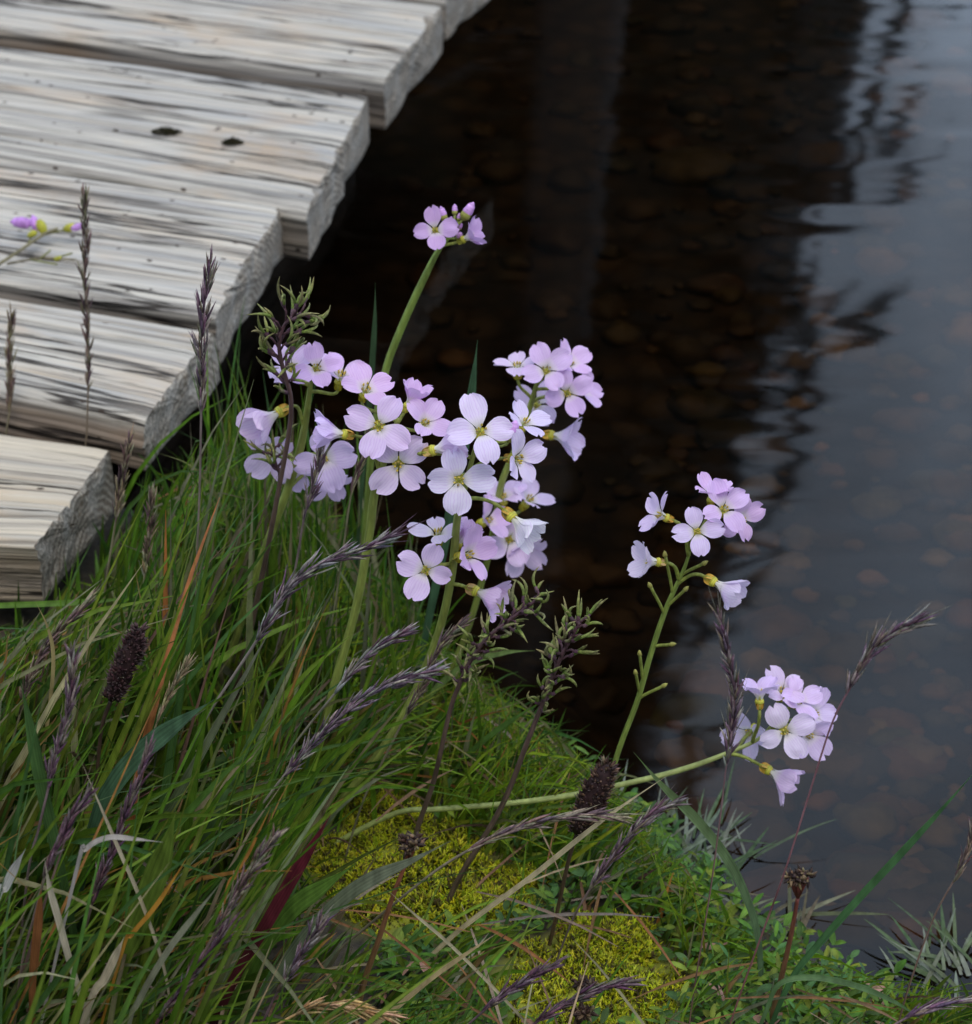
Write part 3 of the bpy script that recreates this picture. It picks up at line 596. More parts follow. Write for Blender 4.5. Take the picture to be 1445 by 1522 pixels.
grass_head('nodding purple grass head alone against grey water on a thin red stalk', [(1372, 922), (1330, 938), (1298, 965), (1275, 1000), (1262, 1025)], [(1235, 1080), (1200, 1190), (1165, 1300), (1125, 1410), (1088, 1515)], .645, 26, PUR, (.26, .10, .09), .22, .15, 4.5)
grass_head('brown grass head at the right picture edge above the pale tuft', [(1450, 1225), (1437, 1270), (1420, 1305)], [(1390, 1360), (1360, 1440), (1338, 1512)], .65, 16, BRN, (.18, .10, .07), .15, 0, 4)
grass_head('horizontal purple grass head in the bottom right corner', [(1475, 1484), (1430, 1488), (1380, 1500), (1350, 1512)], [(1320, 1530), (1290, 1555)], .62, 20, PUR, (.18, .12, .1), .2)
grass_head('purple grass head right of the dark fluffy sedge, leaning over silvery leaves', [(1005, 1190), (965, 1212), (930, 1250), (900, 1290), (878, 1320)], [(850, 1370), (820, 1450), (795, 1525)], .70, 28, PUR, (.16, .13, .09), .25, .1, 5)
grass_head('long purple grass head arching right across the yellow moss to the sedge', [(925, 1212), (860, 1212), (800, 1222), (745, 1242), (700, 1262)], [(640, 1300), (560, 1365), (470, 1440), (380, 1515)], .68, 17, BRN, (.16, .15, .09), .12, .05, 6)
grass_head('orange straw grass head lying along the bottom edge', [(590, 1513), (550, 1502), (510, 1494), (470, 1496), (440, 1508)], [(405, 1528), (380, 1550)], .60, 30, STRAW, (.45, .28, .12), .18, 0, 6)
grass_head('purple grass head hanging among the leftmost lilac blossoms', [(480, 650), (474, 690), (462, 735), (452, 770)], [(440, 840), (420, 930), (390, 1050)], .825, 30, PUR, (.2, .17, .12), .3, .1, 5)
grass_head('thin tan grass head left of the yellowish flower stem', [(549, 640), (535, 690), (522, 735)], [(508, 830), (490, 940), (460, 1060)], .83, 14, TAN, (.2, .2, .1), .15, 0, 4)
grass_head('short purple grass head beside the lower green flower stem', [(690, 925), (655, 960), (632, 1010), (605, 1060)], [(575, 1120), (540, 1190)], .765, 18, BRN, (.2, .19, .1), .2, 0, 5)
grass_head('purple grass head under the drooping grey leaf, bottom centre left', [(480, 1362), (462, 1395), (440, 1430), (415, 1470)], [(395, 1510), (380, 1550)], .61, 24, PUR, (.16, .1, .1), .25, 0, 5)
grass_head('dusky grass head among orange leaves left of the red blade', [(412, 1240), (378, 1285), (350, 1330), (318, 1390)], [(285, 1455), (265, 1520)], .60, 26, BRN, (.17, .1, .09), .2, 0, 6)
grass_head('lowest dark purple grass head in the bottom left grass', [(345, 1372), (305, 1425), (270, 1470), (240, 1510)], [(220, 1545), (205, 1580)], .585, 26, DRK, (.2, .07, .09), .2, 0, 7)
grass_head('dark purple grass head lying over the lower moss, near the bottom edge', [(940, 1458), (890, 1470), (845, 1490), (800, 1518)], [(770, 1540), (740, 1565)], .63, 20, DRK, (.12, .08, .08), .2, 0, 5)
grass_head('short plum grass head left of the lower moss cushion', [(830, 1432), (790, 1452), (755, 1475), (720, 1502)], [(690, 1530), (670, 1560)], .62, 18, DRK, (.12, .09, .08), .2, 0, 5)
grass_head('small tan grass head lost in shade, below the boardwalk', [(280, 985), (258, 1020), (235, 1070)], [(215, 1130), (195, 1200)], .72, 11, ((.36, .3, .18), (.3, .24, .14)), (.25, .22, .1), .15, 0, 4)

def plantlet_grass(label, head, stalk, Y, spread, n, ln):
    hp = poly(head, Y); P = to_ground(hp + poly(stalk, Y)); st = smooth_path(P, 8); hs = smooth_path(hp, 8); D = depth(hp[0])
    t = thing('plantlet_grass', label, 'grass stem', st[-1], 'grass stems sprouting plantlets'); mb = MB(); mb.tube(st, lambda u: (2.5 + 2.5 * u) / F * D, 6, (.10, .045, .06), True, (.11, .08, .05)); mb.build('stalk', M_STEM, t)
    for k in range(n):
        u = (k + .5) / n; i = min(len(hs) - 2, int(u * (len(hs) - 1))); p = lerp(hs[i], hs[i + 1], u * (len(hs) - 1) - i); ax = (hs[max(0, i - 1)] - hs[min(len(hs) - 1, i + 1)]).normalized()
        sd = Matrix.Rotation(k * 2.4 + R.uniform(-.5, .5), 3, ax) @ ax.orthogonal().normalized(); d = (ax * R.uniform(.5, 1) + sd * R.uniform(.5, 1.1)).normalized(); W = spread / F * D * (.4 + .6 * math.sin(math.pi * min(1, .2 + .8 * u)))
        mb = MB(); b = p + d * W * .45; mb.tube([p, lerp(p, b, .6) + ax * .001, b], .0005, 5, (.1, .05, .06)); L0 = ln / F * D
        for q in range(R.choice((2, 3, 3))):
            dd = (d + V((R.gauss(0, .3), R.gauss(0, .2), R.gauss(0, .3)))).normalized(); L = L0 * R.uniform(.4, .95); bend = V((R.gauss(0, .8), R.gauss(0, .6), R.gauss(.1, .7)))
            pur = jit(R.choice(((.10, .05, .07), (.14, .08, .10))), .2); gr = jit(R.choice(((.13, .22, .03), (.20, .28, .05), (.2, .18, .09), (.12, .2, .03))), .2)
            mb.spindle(b - dd * .001, dd, L * .6, .00085, pur, 5, ((0, .4), (.3, 1), (.7, .8), (1, .3)))
            q0 = b + dd * L * .25; pth = []; hd = dd.copy(); axr = V((R.gauss(0, 1), R.gauss(0, 1), R.gauss(0, 1))).normalized(); trn = R.uniform(.05, .38)
            for st_ in range(8): pth.append(q0.copy()); q0 = q0 + hd * (L * .21); hd = (Matrix.Rotation(trn, 3, axr) @ hd + V((0, 0, .05))).normalized()
            mb.tube(pth, lambda t_: .00072 * (.7 + .3 * t_ if t_ < .3 else 1.05 * (1 - t_ ** 1.8)) + .0001, 5, gr, True, jit((.26, .24, .1), .2))
        mb.build('plantlet', M_SEED, t)
    return t
plantlet_grass('tufted grass head of curly green plantlets in front of the leftmost blossoms', [(448, 465), (425, 480), (415, 510), (420, 545), (432, 590)], [(430, 640), (412, 740), (385, 880), (350, 1040)], .835, 60, 26, 36)
plantlet_grass('tufted grass head sprouting below the leftmost blossoms, on the same shady side', [(405, 670), (410, 690), (416, 705)], [(412, 740), (395, 830), (370, 940), (340, 1060)], .845, 38, 7, 34)
plantlet_grass('dark plantlet grass head leaning right, just under the lowest centre blossom', [(800, 890), (760, 920), (725, 948), (698, 985), (682, 1020)], [(668, 1060), (645, 1160), (618, 1240)], .755, 40, 36, 27)
plantlet_grass('plantlet grass head with curled pale tips, standing against the dark water', [(862, 925), (845, 955), (828, 990), (812, 1030), (800, 1062)], [(785, 1100), (745, 1200), (680, 1310)], .735, 42, 30, 30)

def spike(label, a, b, w, stalk, Y, col, n=420):
    A, B = at(*a, Y), at(*b, Y); P = to_ground([B] + poly(stalk, Y)); st = smooth_path(P, 8); t = thing('sedge_spike', label, 'sedge', st[-1], 'dark fluffy sedge heads'); D = depth(A)
    mb = MB(); mb.tube(st, lambda u: 3.2 / F * D, 6, (.05, .03, .025), True, (.12, .08, .04)); mb.build('stalk', M_STEM, t); mb = MB(); ax = (A - B).normalized(); L = (A - B).length; W = w * .43 / F * D
    mb.spindle(B, ax, L, W * .75, (.035, .018, .018), 10, ((0, .35), (.15, .85), (.4, 1), (.7, .95), (.9, .65), (1, .15)))
    for k in range(n):
        u = R.random(); sd = Matrix.Rotation(R.uniform(0, 6.283), 3, ax) @ ax.orthogonal().normalized(); e = math.sin(math.pi * (.1 + .85 * u)) ** .5
        mb.spindle(B + ax * L * u + sd * W * .62 * e, ax * .8 + sd * R.uniform(.3, 1.), R.uniform(.002, .0042), R.uniform(.0004, .0008), jit(R.choice(col), .3), 4)
        if k % 3 == 0: mb.spindle(B + ax * L * u + sd * W * .8 * e, ax * .5 + sd, R.uniform(.002, .004), .00018, jit((.16, .12, .11), .3), 3)
    mb.build('spike', M_SEED, t)
spike('dark brown fluffy sedge head in the shade below the boardwalk', (208, 935), (165, 1040), 46, [(150, 1090), (142, 1200), (140, 1300)], .72, ((.06, .03, .03), (.045, .025, .025), (.08, .045, .045)))
spike('brown bristly sedge head rising in front of the flat pale flower stem', (903, 1138), (858, 1238), 60, [(845, 1280), (825, 1370), (798, 1480)], .72, ((.09, .05, .035), (.06, .03, .025), (.17, .11, .07), (.05, .03, .03)))
def rush(label, c, w, stalk, Y, n, stem_col, leafy=False):
    C = at(*c, Y); P = to_ground(poly(stalk, Y)); st = smooth_path(P, 8); t = thing('wood_rush', label, 'rush', st[-1], 'wood rush heads'); D = depth(C); W = w / 2 / F * D
    mb = MB(); mb.tube(st, lambda u: (3 + 3 * u) / F * D, 7, stem_col, True, (.18, .13, .05))
    top = st[0]; tips = []
    for k in range(9):
        e = C + RT * R.uniform(-.7, .7) * W + UP * R.uniform(-.35, .3) * W - FW * R.uniform(-.5, .5) * W; tips.append(e); mb.tube([top, lerp(top, e, .5), e], .0006, 5, stem_col)
    mb.build('stalk', M_STEM, t); mb = MB()
    for k in range(n):
        e = R.choice(tips); d = V((R.gauss(0, 1), R.gauss(0, 1), R.gauss(.4, 1))).normalized()
        mb.spindle(e + d * .0006, d, R.uniform(.002, .0042), R.uniform(.0006, .001), jit(R.choice(((.035, .022, .02), (.06, .035, .025), (.16, .11, .06))), .3), 4)
    mb.build('flower_cluster', M_SEED, t)
rush('black rush head with red brown branches over the yellow moss', (618, 1255), 52, [(603, 1285), (585, 1330), (562, 1400), (540, 1465)], .66, 150, (.22, .07, .04))
rush('brown rush head on a dark red stalk at the water edge', (1187, 1303), 42, [(1186, 1335), (1176, 1390), (1160, 1460), (1145, 1525)], .67, 130, (.15, .04, .03))
rush('small dark rush head on the lower moss, above its twin', (872, 1466), 34, [(866, 1485), (855, 1530)], .645, 90, (.1, .06, .04))
rush('small dark rush head at the bottom edge of the lower moss', (864, 1506), 32, [(860, 1522), (852, 1560)], .63, 90, (.1, .06, .04))

# ------------------------------------------------------------------ single leaves and straws that stand out
def leaf(label, pts, Y, w, c, c2=None, name='grass_leaf', cat='grass leaf', rev=True, fold=.3, root=True, w0=.55):
    P = poly(pts, Y)                             # tip first, base last
    if root: P = to_ground(P)
    st = smooth_path(P, 8); W = w / 2 / F * depth(P[0]); mb = MB()
    mb.blade(st, lambda u: W * (sm(u * 3.2) * .97 + .03) * lerp(1, w0, sm((u - .5) * 2)), V((0, -.75, .65)), c2 or c, c, fold)
    return tag(mb.build(name, M_LEAF, origin=st[-1]), label, cat, 'single leaves standing out of the grass')
leaf('bright green blade lying level under the boardwalk corner', [(212, 887), (150, 893), (80, 897), (0, 900), (-40, 905)], .86, 9, (.10, .19, .025))
leaf('wide blue green blade slanting across the left grass', [(318, 1040), (260, 1078), (210, 1118), (170, 1165), (140, 1230)], .67, 30, (.05, .10, .05))
leaf('broad upright olive green blade, bottom left', [(262, 1205), (245, 1265), (222, 1325), (195, 1390), (175, 1450)], .61, 38, (.10, .15, .02))
leaf('dark red blade slanting through the bottom grass', [(492, 1210), (465, 1255), (432, 1310), (395, 1375), (355, 1440), (315, 1530)], .635, 20, (.075, .02, .022), (.11, .012, .022))
leaf('grey green blade drooping to the right over the yellow moss', [(670, 1250), (610, 1280), (555, 1305), (510, 1335), (460, 1385), (415, 1445), (370, 1515)], .63, 22, (.09, .12, .06), (.13, .14, .09))
leaf('wide grass green blade beside the red one', [(530, 1283), (480, 1318), (440, 1345), (410, 1380), (370, 1450)], .655, 28, (.09, .17, .025))
leaf('long sedge leaf rising from the bank to the right picture edge', [(1460, 1135), (1400, 1203), (1340, 1268), (1280, 1332), (1220, 1400), (1180, 1450), (1150, 1515)], .66, 12, (.055, .13, .045))
leaf('sedge leaf arching down beside the silvery leaves to the bank', [(942, 1118), (985, 1168), (1035, 1218), (1078, 1272), (1108, 1330), (1128, 1400), (1133, 1515)], .70, 15, (.11, .18, .09), (.12, .17, .06))
leaf('thin green leaf bowing low along the right bank', [(1378, 1522), (1335, 1492), (1275, 1466), (1210, 1453), (1160, 1462), (1138, 1505)], .645, 9, (.09, .16, .06))
leaf('upright blue green leaf behind the centre blossoms', [(710, 505), (704, 560), (694, 640), (672, 750), (650, 860), (630, 960)], .90, 16, (.06, .12, .06))
leaf('narrow green leaf standing right of the plantlet grass', [(558, 420), (557, 480), (552, 560), (545, 650), (535, 760)], .95, 9, (.05, .09, .04))
leaf('thin stalk curving right from the rotted plank end', [(232, 672), (285, 693), (322, 738), (342, 800), (345, 880), (338, 970)], .90, 5, (.16, .17, .06), None, 'grass_stalk')
leaf('long straight straw crossing from the flat flower stem to the bottom', [(1005, 1144), (900, 1216), (790, 1303), (680, 1385), (600, 1462), (548, 1520)], .69, 8, (.46, .38, .22), None, 'straw', 'straw')
leaf('second straw lying below the first over dark leaves, bottom centre', [(742, 1385), (690, 1420), (640, 1455), (575, 1510), (540, 1540)], .63, 8, (.42, .32, .16), None, 'straw', 'straw')
leaf('thin pale straw running down right under the drooping grey leaf', [(570, 1318), (620, 1362), (670, 1405), (740, 1475), (790, 1530)], .655, 5, (.44, .38, .24), None, 'straw', 'straw')
leaf('thin bleached straw leaning left in the left grass', [(118, 1125), (150, 1200), (180, 1270), (208, 1335), (240, 1425), (255, 1500)], .61, 6, (.5, .42, .28), None, 'straw', 'straw')
leaf('thick bleached straw bent near the lower left corner', [(66, 1275), (74, 1320), (88, 1370), (104, 1430), (130, 1515)], .59, 11, (.50, .43, .31), None, 'straw', 'straw')
leaf('curved yellow straw under the boardwalk corner', [(52, 893), (70, 930), (79, 970), (76, 1030), (62, 1130), (45, 1210)], .73, 6, (.36, .28, .12), None, 'straw', 'straw')
leaf('frayed white dead leaf at the left picture edge', [(38, 1262), (22, 1290), (8, 1318), (-12, 1360)], .60, 14, (.42, .4, .36), None, 'dead_leaf', 'dead leaf')
leaf('curled pale dead leaf arching over the left grass', [(242, 1252), (200, 1247), (160, 1245), (128, 1262), (112, 1300)], .60, 8, (.38, .34, .3), None, 'dead_leaf', 'dead leaf')
leaf('folded cream dead leaf near the bottom left', [(185, 1392), (172, 1420), (155, 1455), (130, 1500)], .585, 13, (.48, .4, .27), None, 'dead_leaf', 'dead leaf')
leaf('dark green blade slanting at the left picture edge', [(30, 1010), (45, 1080), (60, 1160), (78, 1240), (100, 1340)], .64, 20, (.055, .11, .03))
leaf('level green blade poking out over the dark water', [(795, 967), (750, 970), (705, 982), (660, 1012), (630, 1050)], .85, 10, (.13, .19, .05))
leaf('thin green blade slanting over the dark water below the level one', [(795, 1048), (755, 1074), (715, 1104), (680, 1140)], .82, 8, (.08, .16, .03))
leaf('grey green blade crossing the bottom left grass to the right', [(330, 1310), (290, 1360), (245, 1420), (205, 1490), (190, 1530)], .58, 10, (.2, .2, .13))
leaf('lone orange blade under the red one', [(405, 1195), (372, 1262), (350, 1300), (330, 1350)], .62, 7, (.4, .17, .04))
leaf('bright orange leaf crossing the broad olive blade', [(282, 1268), (250, 1320), (225, 1355), (195, 1390), (180, 1420)], .60, 7, (.42, .2, .03))
leaf('rust brown upright leaf in the lower left corner', [(62, 1310), (58, 1360), (52, 1420), (48, 1480)], .59, 14, (.22, .085, .03))

# ------------------------------------------------------------------ the sward
ENV = [(-200, 905), (0, 905), (60, 900), (165, 800), (205, 705), (300, 610), (335, 570), (360, 580), (420, 640), (500, 720), (560, 830), (620, 910), (700, 990), (780, 1070), (860, 1130), (940, 1190), (1010, 1290), (1100, 1390), (1200, 1440), (1300, 1465), (1600, 1490)]
def env(px):
    for (a, b), (c, d) in zip(ENV, ENV[1:]):
        if a <= px <= c: return lerp(b, d, (px - a) / (c - a))
    return 1490 if px > 0 else 905
GREENS = ((.058, .12, .010), (.082, .155, .012), (.04, .09, .012), (.10, .17, .014), (.13, .18, .02), (.055, .12, .03), (.09, .125, .018))
DULL = ((.17, .16, .08), (.22, .13, .05), (.14, .08, .06), (.30, .25, .14), (.33, .15, .04), (.12, .10, .05), (.2, .2, .12))
mb = MB(); cnt = 0; tries = 0
FEAT = {}                                       # where the stems and leaves built above stand: the sward grows round them
for o in COL.objects:
    if o.name.split('.')[0] in ('seed_head', 'spike', 'flower_cluster', 'grass_leaf', 'straw', 'dead_leaf', 'plantlet', 'stem', 'stalk'):
        o0 = V(o.location); q = o.parent
        while q is not None: o0 += q.location; q = q.parent
        for vv in list(o.data.vertices)[::2]:
            p = vv.co + o0; a, b_ = proj(p); k = (int(a // 12), int(b_ // 12)); FEAT[k] = max(FEAT.get(k, 0), p.y)
def hides(pts):
    n = 0
    for p, q in zip(pts, pts[1:]):
        for t in (0, .33, .66):
            c = lerp(p, q, t); a, b_ = proj(c)
            if FEAT.get((int(a // 12), int(b_ // 12)), 0) > c.y: n += 1
    return n
def one_blade(b, L, lean, droop, seg=6):
    d = V((lean[0], lean[1], 1)).normalized(); hz = V((lean[0], lean[1], 0)); hz = hz.normalized() if hz.length > .01 else V((1, 0, 0))
    return [b + d * (L * k / seg) + hz * (droop * L * (k / seg) ** 2) - V((0, 0, droop * L * .55 * (k / seg) ** 3)) for k in range(seg + 1)]
def grow(b, L, lean, w, dp, c, c2, slack=(-6, 30), lo=.012):
    sl = R.uniform(*slack)
    for _ in range(6):
        pts = one_blade(b, L, lean, dp)
        if all(proj(p)[1] > env(proj(p)[0]) + sl for p in pts[2:]): break
        L *= .78
    else: return False
    if L < lo: return False
    h = hides(pts)
    if h and R.random() < min(.93, .5 + .12 * h): return False
    e = proj(pts[-1]); e2 = proj(pts[4])
    if max(mossy(*e), mossy(*e2), mossy(*proj(pts[2]))) > .0 and R.random() < .93: return False
    mb.blade(pts, lambda u: w * (1 - u ** 2.2 * .96), V((R.gauss(0, .7), -1, .5)), c, c2, .3, R.uniform(-1, 1)); return True
while cnt < 7000 and tries < 120000:
    tries += 1
    y = R.uniform(.47, 1.12); x = R.uniform(-.34, .26) * (y / .9)
    if shore_d(x, y) < .002: continue
    b = V((x, y, gz(x, y) - .003)); px, py = proj(b)
    if not -250 < px < 1650: continue
    mo = mossy(px, py); tall = sm((600 - px - max(0, (py - 1050)) * .3) / 200)
    if tall < .5:
        if mo > .0 and R.random() < .93: continue
        if px > 760 and R.random() < .62: continue
        if py > 1180 and R.random() < .45: continue
    if tall > .5 and y > .84 and R.random() < .84: continue
    near = sm((.86 - y) / .2)
    L = lerp(R.uniform(.025, .07), R.uniform(.07, .20), tall) * (1 if R.random() < .75 else .6)
    lean = (R.gauss(lerp(.08, .42, near), .2), R.gauss(0, .22)); w = R.choice((.0007, .0009, .0011, .0014, .0018, .0023)) * lerp(.7, 1.15, tall)
    if R.random() < .03: w *= 1.6
    dull = R.random() < lerp(.10, .15, tall); c = jit(R.choice(DULL if dull else GREENS), .3)
    if not dull and tall < .5: c = tuple(v * 1.3 for v in c)
    c2 = jit(R.choice(DULL), .2) if R.random() < .14 else tuple(v * 1.1 for v in c)
    if y < .66: w *= .72
    if grow(b, L, lean, w, R.random() ** 2.5 * .7, c, c2, (5, 150 if 150 < px < 760 else 50)): cnt += 1
# long upright blades beside the boardwalk
cnt = 0; tries = 0
while cnt < 700 and tries < 30000:
    tries += 1
    y = R.uniform(.80, 1.03); x = R.uniform(-.24, .0)
    if shore_d(x, y) < .004: continue
    c = jit(R.choice(GREENS[:4] + DULL[:1]), .3); w = R.uniform(.0008, .0021)
    if grow(V((x, y, gz(x, y) - .003)), R.uniform(.10, .21), (R.gauss(.06, .12), R.gauss(0, .12)), w, R.random() ** 3 * .5, c, tuple(v * 1.15 for v in c), R.choice(((0, 120), (0, 160), (-70, 60))), .03): cnt += 1
# loose blades leaning out over the dark water and standing behind the blossoms
cnt = 0; tries = 0
while cnt < 330 and tries < 20000:
    tries += 1
    x, y = R.uniform(-.15, .12), R.uniform(.74, 1.02); d = shore_d(x, y)
    if not .0 < d < .075: continue
    c = jit(R.choice(GREENS[:3] + GREENS[5:6] + DULL[:1]), .3); b = V((x, y, gz(x, y) - .003)); px, py = proj(b)
    back = px < 640 and R.random() < .6
    if grow(b, R.uniform(.11, .20) if back else R.uniform(.04, .10), (R.gauss(.05 if back else .5, .15), R.gauss(.05, .25)), R.choice((.0006, .0008, .0011, .0015)), R.random() ** 2 * (.3 if back else .9), c, tuple(v * 1.15 for v in c), (-190, -20) if back else (-80, 10), .03): cnt += 1
# fine short grass fringing the water and filling the low bank
cnt = 0; tries = 0
while cnt < 5200 and tries < 60000:
    tries += 1
    px, py = R.uniform(330, 1500), R.uniform(620, 1560); p = onz(px, py, .03)
    for _ in range(3): p = onz(px, py, gz(p.x, p.y))
    d = shore_d(p.x, p.y)
    if .0 < d < .02 and R.random() < .45: continue
    if d < -.004 or (d > .05 and (px > 820 or py > 1330)) or mossy(px, py) > .05 or (px > 860 and R.random() < .55): continue
    c = jit(R.choice(GREENS), .3); c = tuple(v * m_ for v, m_ in zip(c, ((1.8, 1.55, 1.1) if d > .02 else (1.1, 1.05, 1.))))
    if R.random() < .12: c = jit(R.choice(DULL), .3)
    if grow(p - V((0, 0, .002)), R.choice((.02, .03, .045, .06, .085)) * R.uniform(.8, 1.2), (R.gauss(.3, .4), R.gauss(.05, .4)), R.choice((.0005, .0006, .0008, .0011)), R.random() ** 2, c, None, (-30, 20), .006): cnt += 1
# litter of dead leaves low in the sward
for _ in range(700):
    y = R.uniform(.5, 1.0); x = R.uniform(-.34, .2) * (y / .9)
    if shore_d(x, y) < .01: continue
    b = V((x, y, gz(x, y) + R.uniform(.002, .035))); a = R.uniform(0, 6.28); L = R.uniform(.03, .09); d = V((math.cos(a), math.sin(a), R.gauss(.15, .3))).normalized()
    if mossy(*proj(b)) > .1 and R.random() < .85: continue
    pts = [b + d * L * k / 4 + V((0, 0, -.2 * L * (k / 4) ** 2)) for k in range(5)]
    if any(proj(p)[1] < env(proj(p)[0]) + 25 for p in pts): continue
    w = R.uniform(.0003, .0007); mb.blade(pts, lambda u: w * (.1 + 1.1 * math.sin(math.pi * min(.98, .1 + u * .9))), V((0, -.6, .8)), jit(R.choice(((.30, .24, .14), (.20, .12, .06), (.22, .18, .13), (.24, .11, .04))), .25))
tag(mb.build('grass', M_LEAF, kind='stuff'), 'dense green grass with dead and reddish blades covering the bank', 'grass')

# moss cushions
mb = MB(); k = 0
while k < 12000:
    a, b, c, d = R.choice(MOSSY[:2] + MOSSY); q = math.sqrt(R.random()); t = R.uniform(0, 6.283); px, py = a + c * q * math.cos(t), b + d * q * math.sin(t); p = onz(px, py, .035)
    for _ in range(3): p = onz(px, py, gz(p.x, p.y))
    if shore_d(p.x, p.y) < .01: continue
    k += 1; hump = .004 * (1 - q) + .007 * noise.noise(p * 90); p.z += hump - .004
    col = jit(R.choice(((.45, .47, .012), (.54, .54, .02), (.30, .38, .015), (.60, .58, .05), (.15, .15, .015), (.10, .08, .03))), .25)
    dd = V((R.gauss(0, .35), R.gauss(-.1, .35), 1)).normalized(); L = R.uniform(.004, .008)
    mb.spindle(p, dd, L, .0007, col, 3, ((0, .6), (.5, 1), (1, .1)))
    for _ in range(2):
        e = (dd + V((R.gauss(0, .8), R.gauss(0, .8), .1))).normalized(); mb.spindle(p + dd * L * R.uniform(.3, .8), e, .003, .0005, col, 3, ((0, .5), (.4, 1), (1, .1)))
tag(mb.build('moss', M_MOSS, kind='stuff'), 'yellow green moss cushions on the low bank between the grasses', 'moss')

# small-leaved ground cover
mb = MB(); k = 0
while k < 3000:
    px, py = R.uniform(560, 1330), R.uniform(1130, 1560); p = onz(px, py, .03)
    for _ in range(3): p = onz(px, py, gz(p.x, p.y))
    d = shore_d(p.x, p.y)
    if d < -.004 or mossy(px, py) > .05 or (mossy(px, py) > -.2 and R.random() < .5) or FEAT.get((int(px // 12), int(py // 12)), 0) > p.y - .1 and R.random() < .6: continue
    if px < 760 and py < 1400 and R.random() < .7: continue
    k += 1; a = R.uniform(0, 6.283); L = R.uniform(.004, .010); dd = V((math.cos(a), math.sin(a), R.uniform(.1, 1.1))).normalized(); p.z += R.uniform(0, .014)
    c = jit(R.choice(((.08, .18, .02), (.12, .23, .03), (.06, .12, .025), (.18, .24, .03), (.07, .15, .045))), .25)
    if d > .03 and R.random() < .03: c = jit((.40, .22, .16), .15)
    W = L * R.uniform(.10, .22); n_ = V((R.gauss(0, .4), R.gauss(-.3, .4), 1)); mb.blade([p + dd * L * q / 5 - V((0, 0, .25 * L * (q / 5) ** 2)) for q in range(6)], lambda u: W * math.sin(math.pi * min(.97, .08 + u * .9)) ** .8, n_, c, None, .25)
tag(mb.build('ground_cover', M_LEAF, kind='stuff'), 'small leaved green plants creeping over the low wet bank', 'ground cover')

# wet silvery tufts lying at the waterline
def tuft(label, c, spread, n, Ls, ang, cols):
    c0 = onz(*c, .004); mb = MB()
    for k in range(n):
        px, py = c[0] + R.gauss(0, spread[0]), c[1] + R.gauss(0, spread[1]); b = onz(px, py, 0); b.z = max(gz(b.x, b.y), .0) + .001; a = math.radians(R.gauss(*ang)); L = R.uniform(*Ls); d = V((math.cos(a), math.sin(a), R.uniform(.05, .6))).normalized(); w = R.uniform(.0006, .0012)
        mb.blade([b + d * L * q / 6 - V((0, 0, .45 * d.z * L * (q / 6) ** 2)) for q in range(7)], lambda u: w * (1 - u ** 3 * .9), V((R.gauss(0, .3), -.4, 1)), jit(R.choice(cols), .15), None, .2, R.uniform(-.5, .5))
    tag(mb.build('marsh_grass_tuft', M_LEAF, origin=c0), label, 'grass tuft', 'wet pale grass tufts at the waterline')
SILV = ((.12, .15, .08), (.17, .20, .13), (.08, .12, .05), (.21, .23, .17))
tuft('silvery wet grass tuft lying at the waterline right of the sedge head', (1015, 1290), (45, 30), 60, (.018, .05), (100, 50), SILV)
tuft('silvery wet grass tuft in the bottom right corner of the water', (1405, 1440), (32, 22), 40, (.012, .036), (110, 35), SILV)
tuft('thin brown green leaves trailing in the water left of the red rush stalk', (1120, 1400), (45, 22), 34, (.015, .04), (20, 70), ((.1, .11, .05), (.12, .1, .06), (.17, .18, .1)))

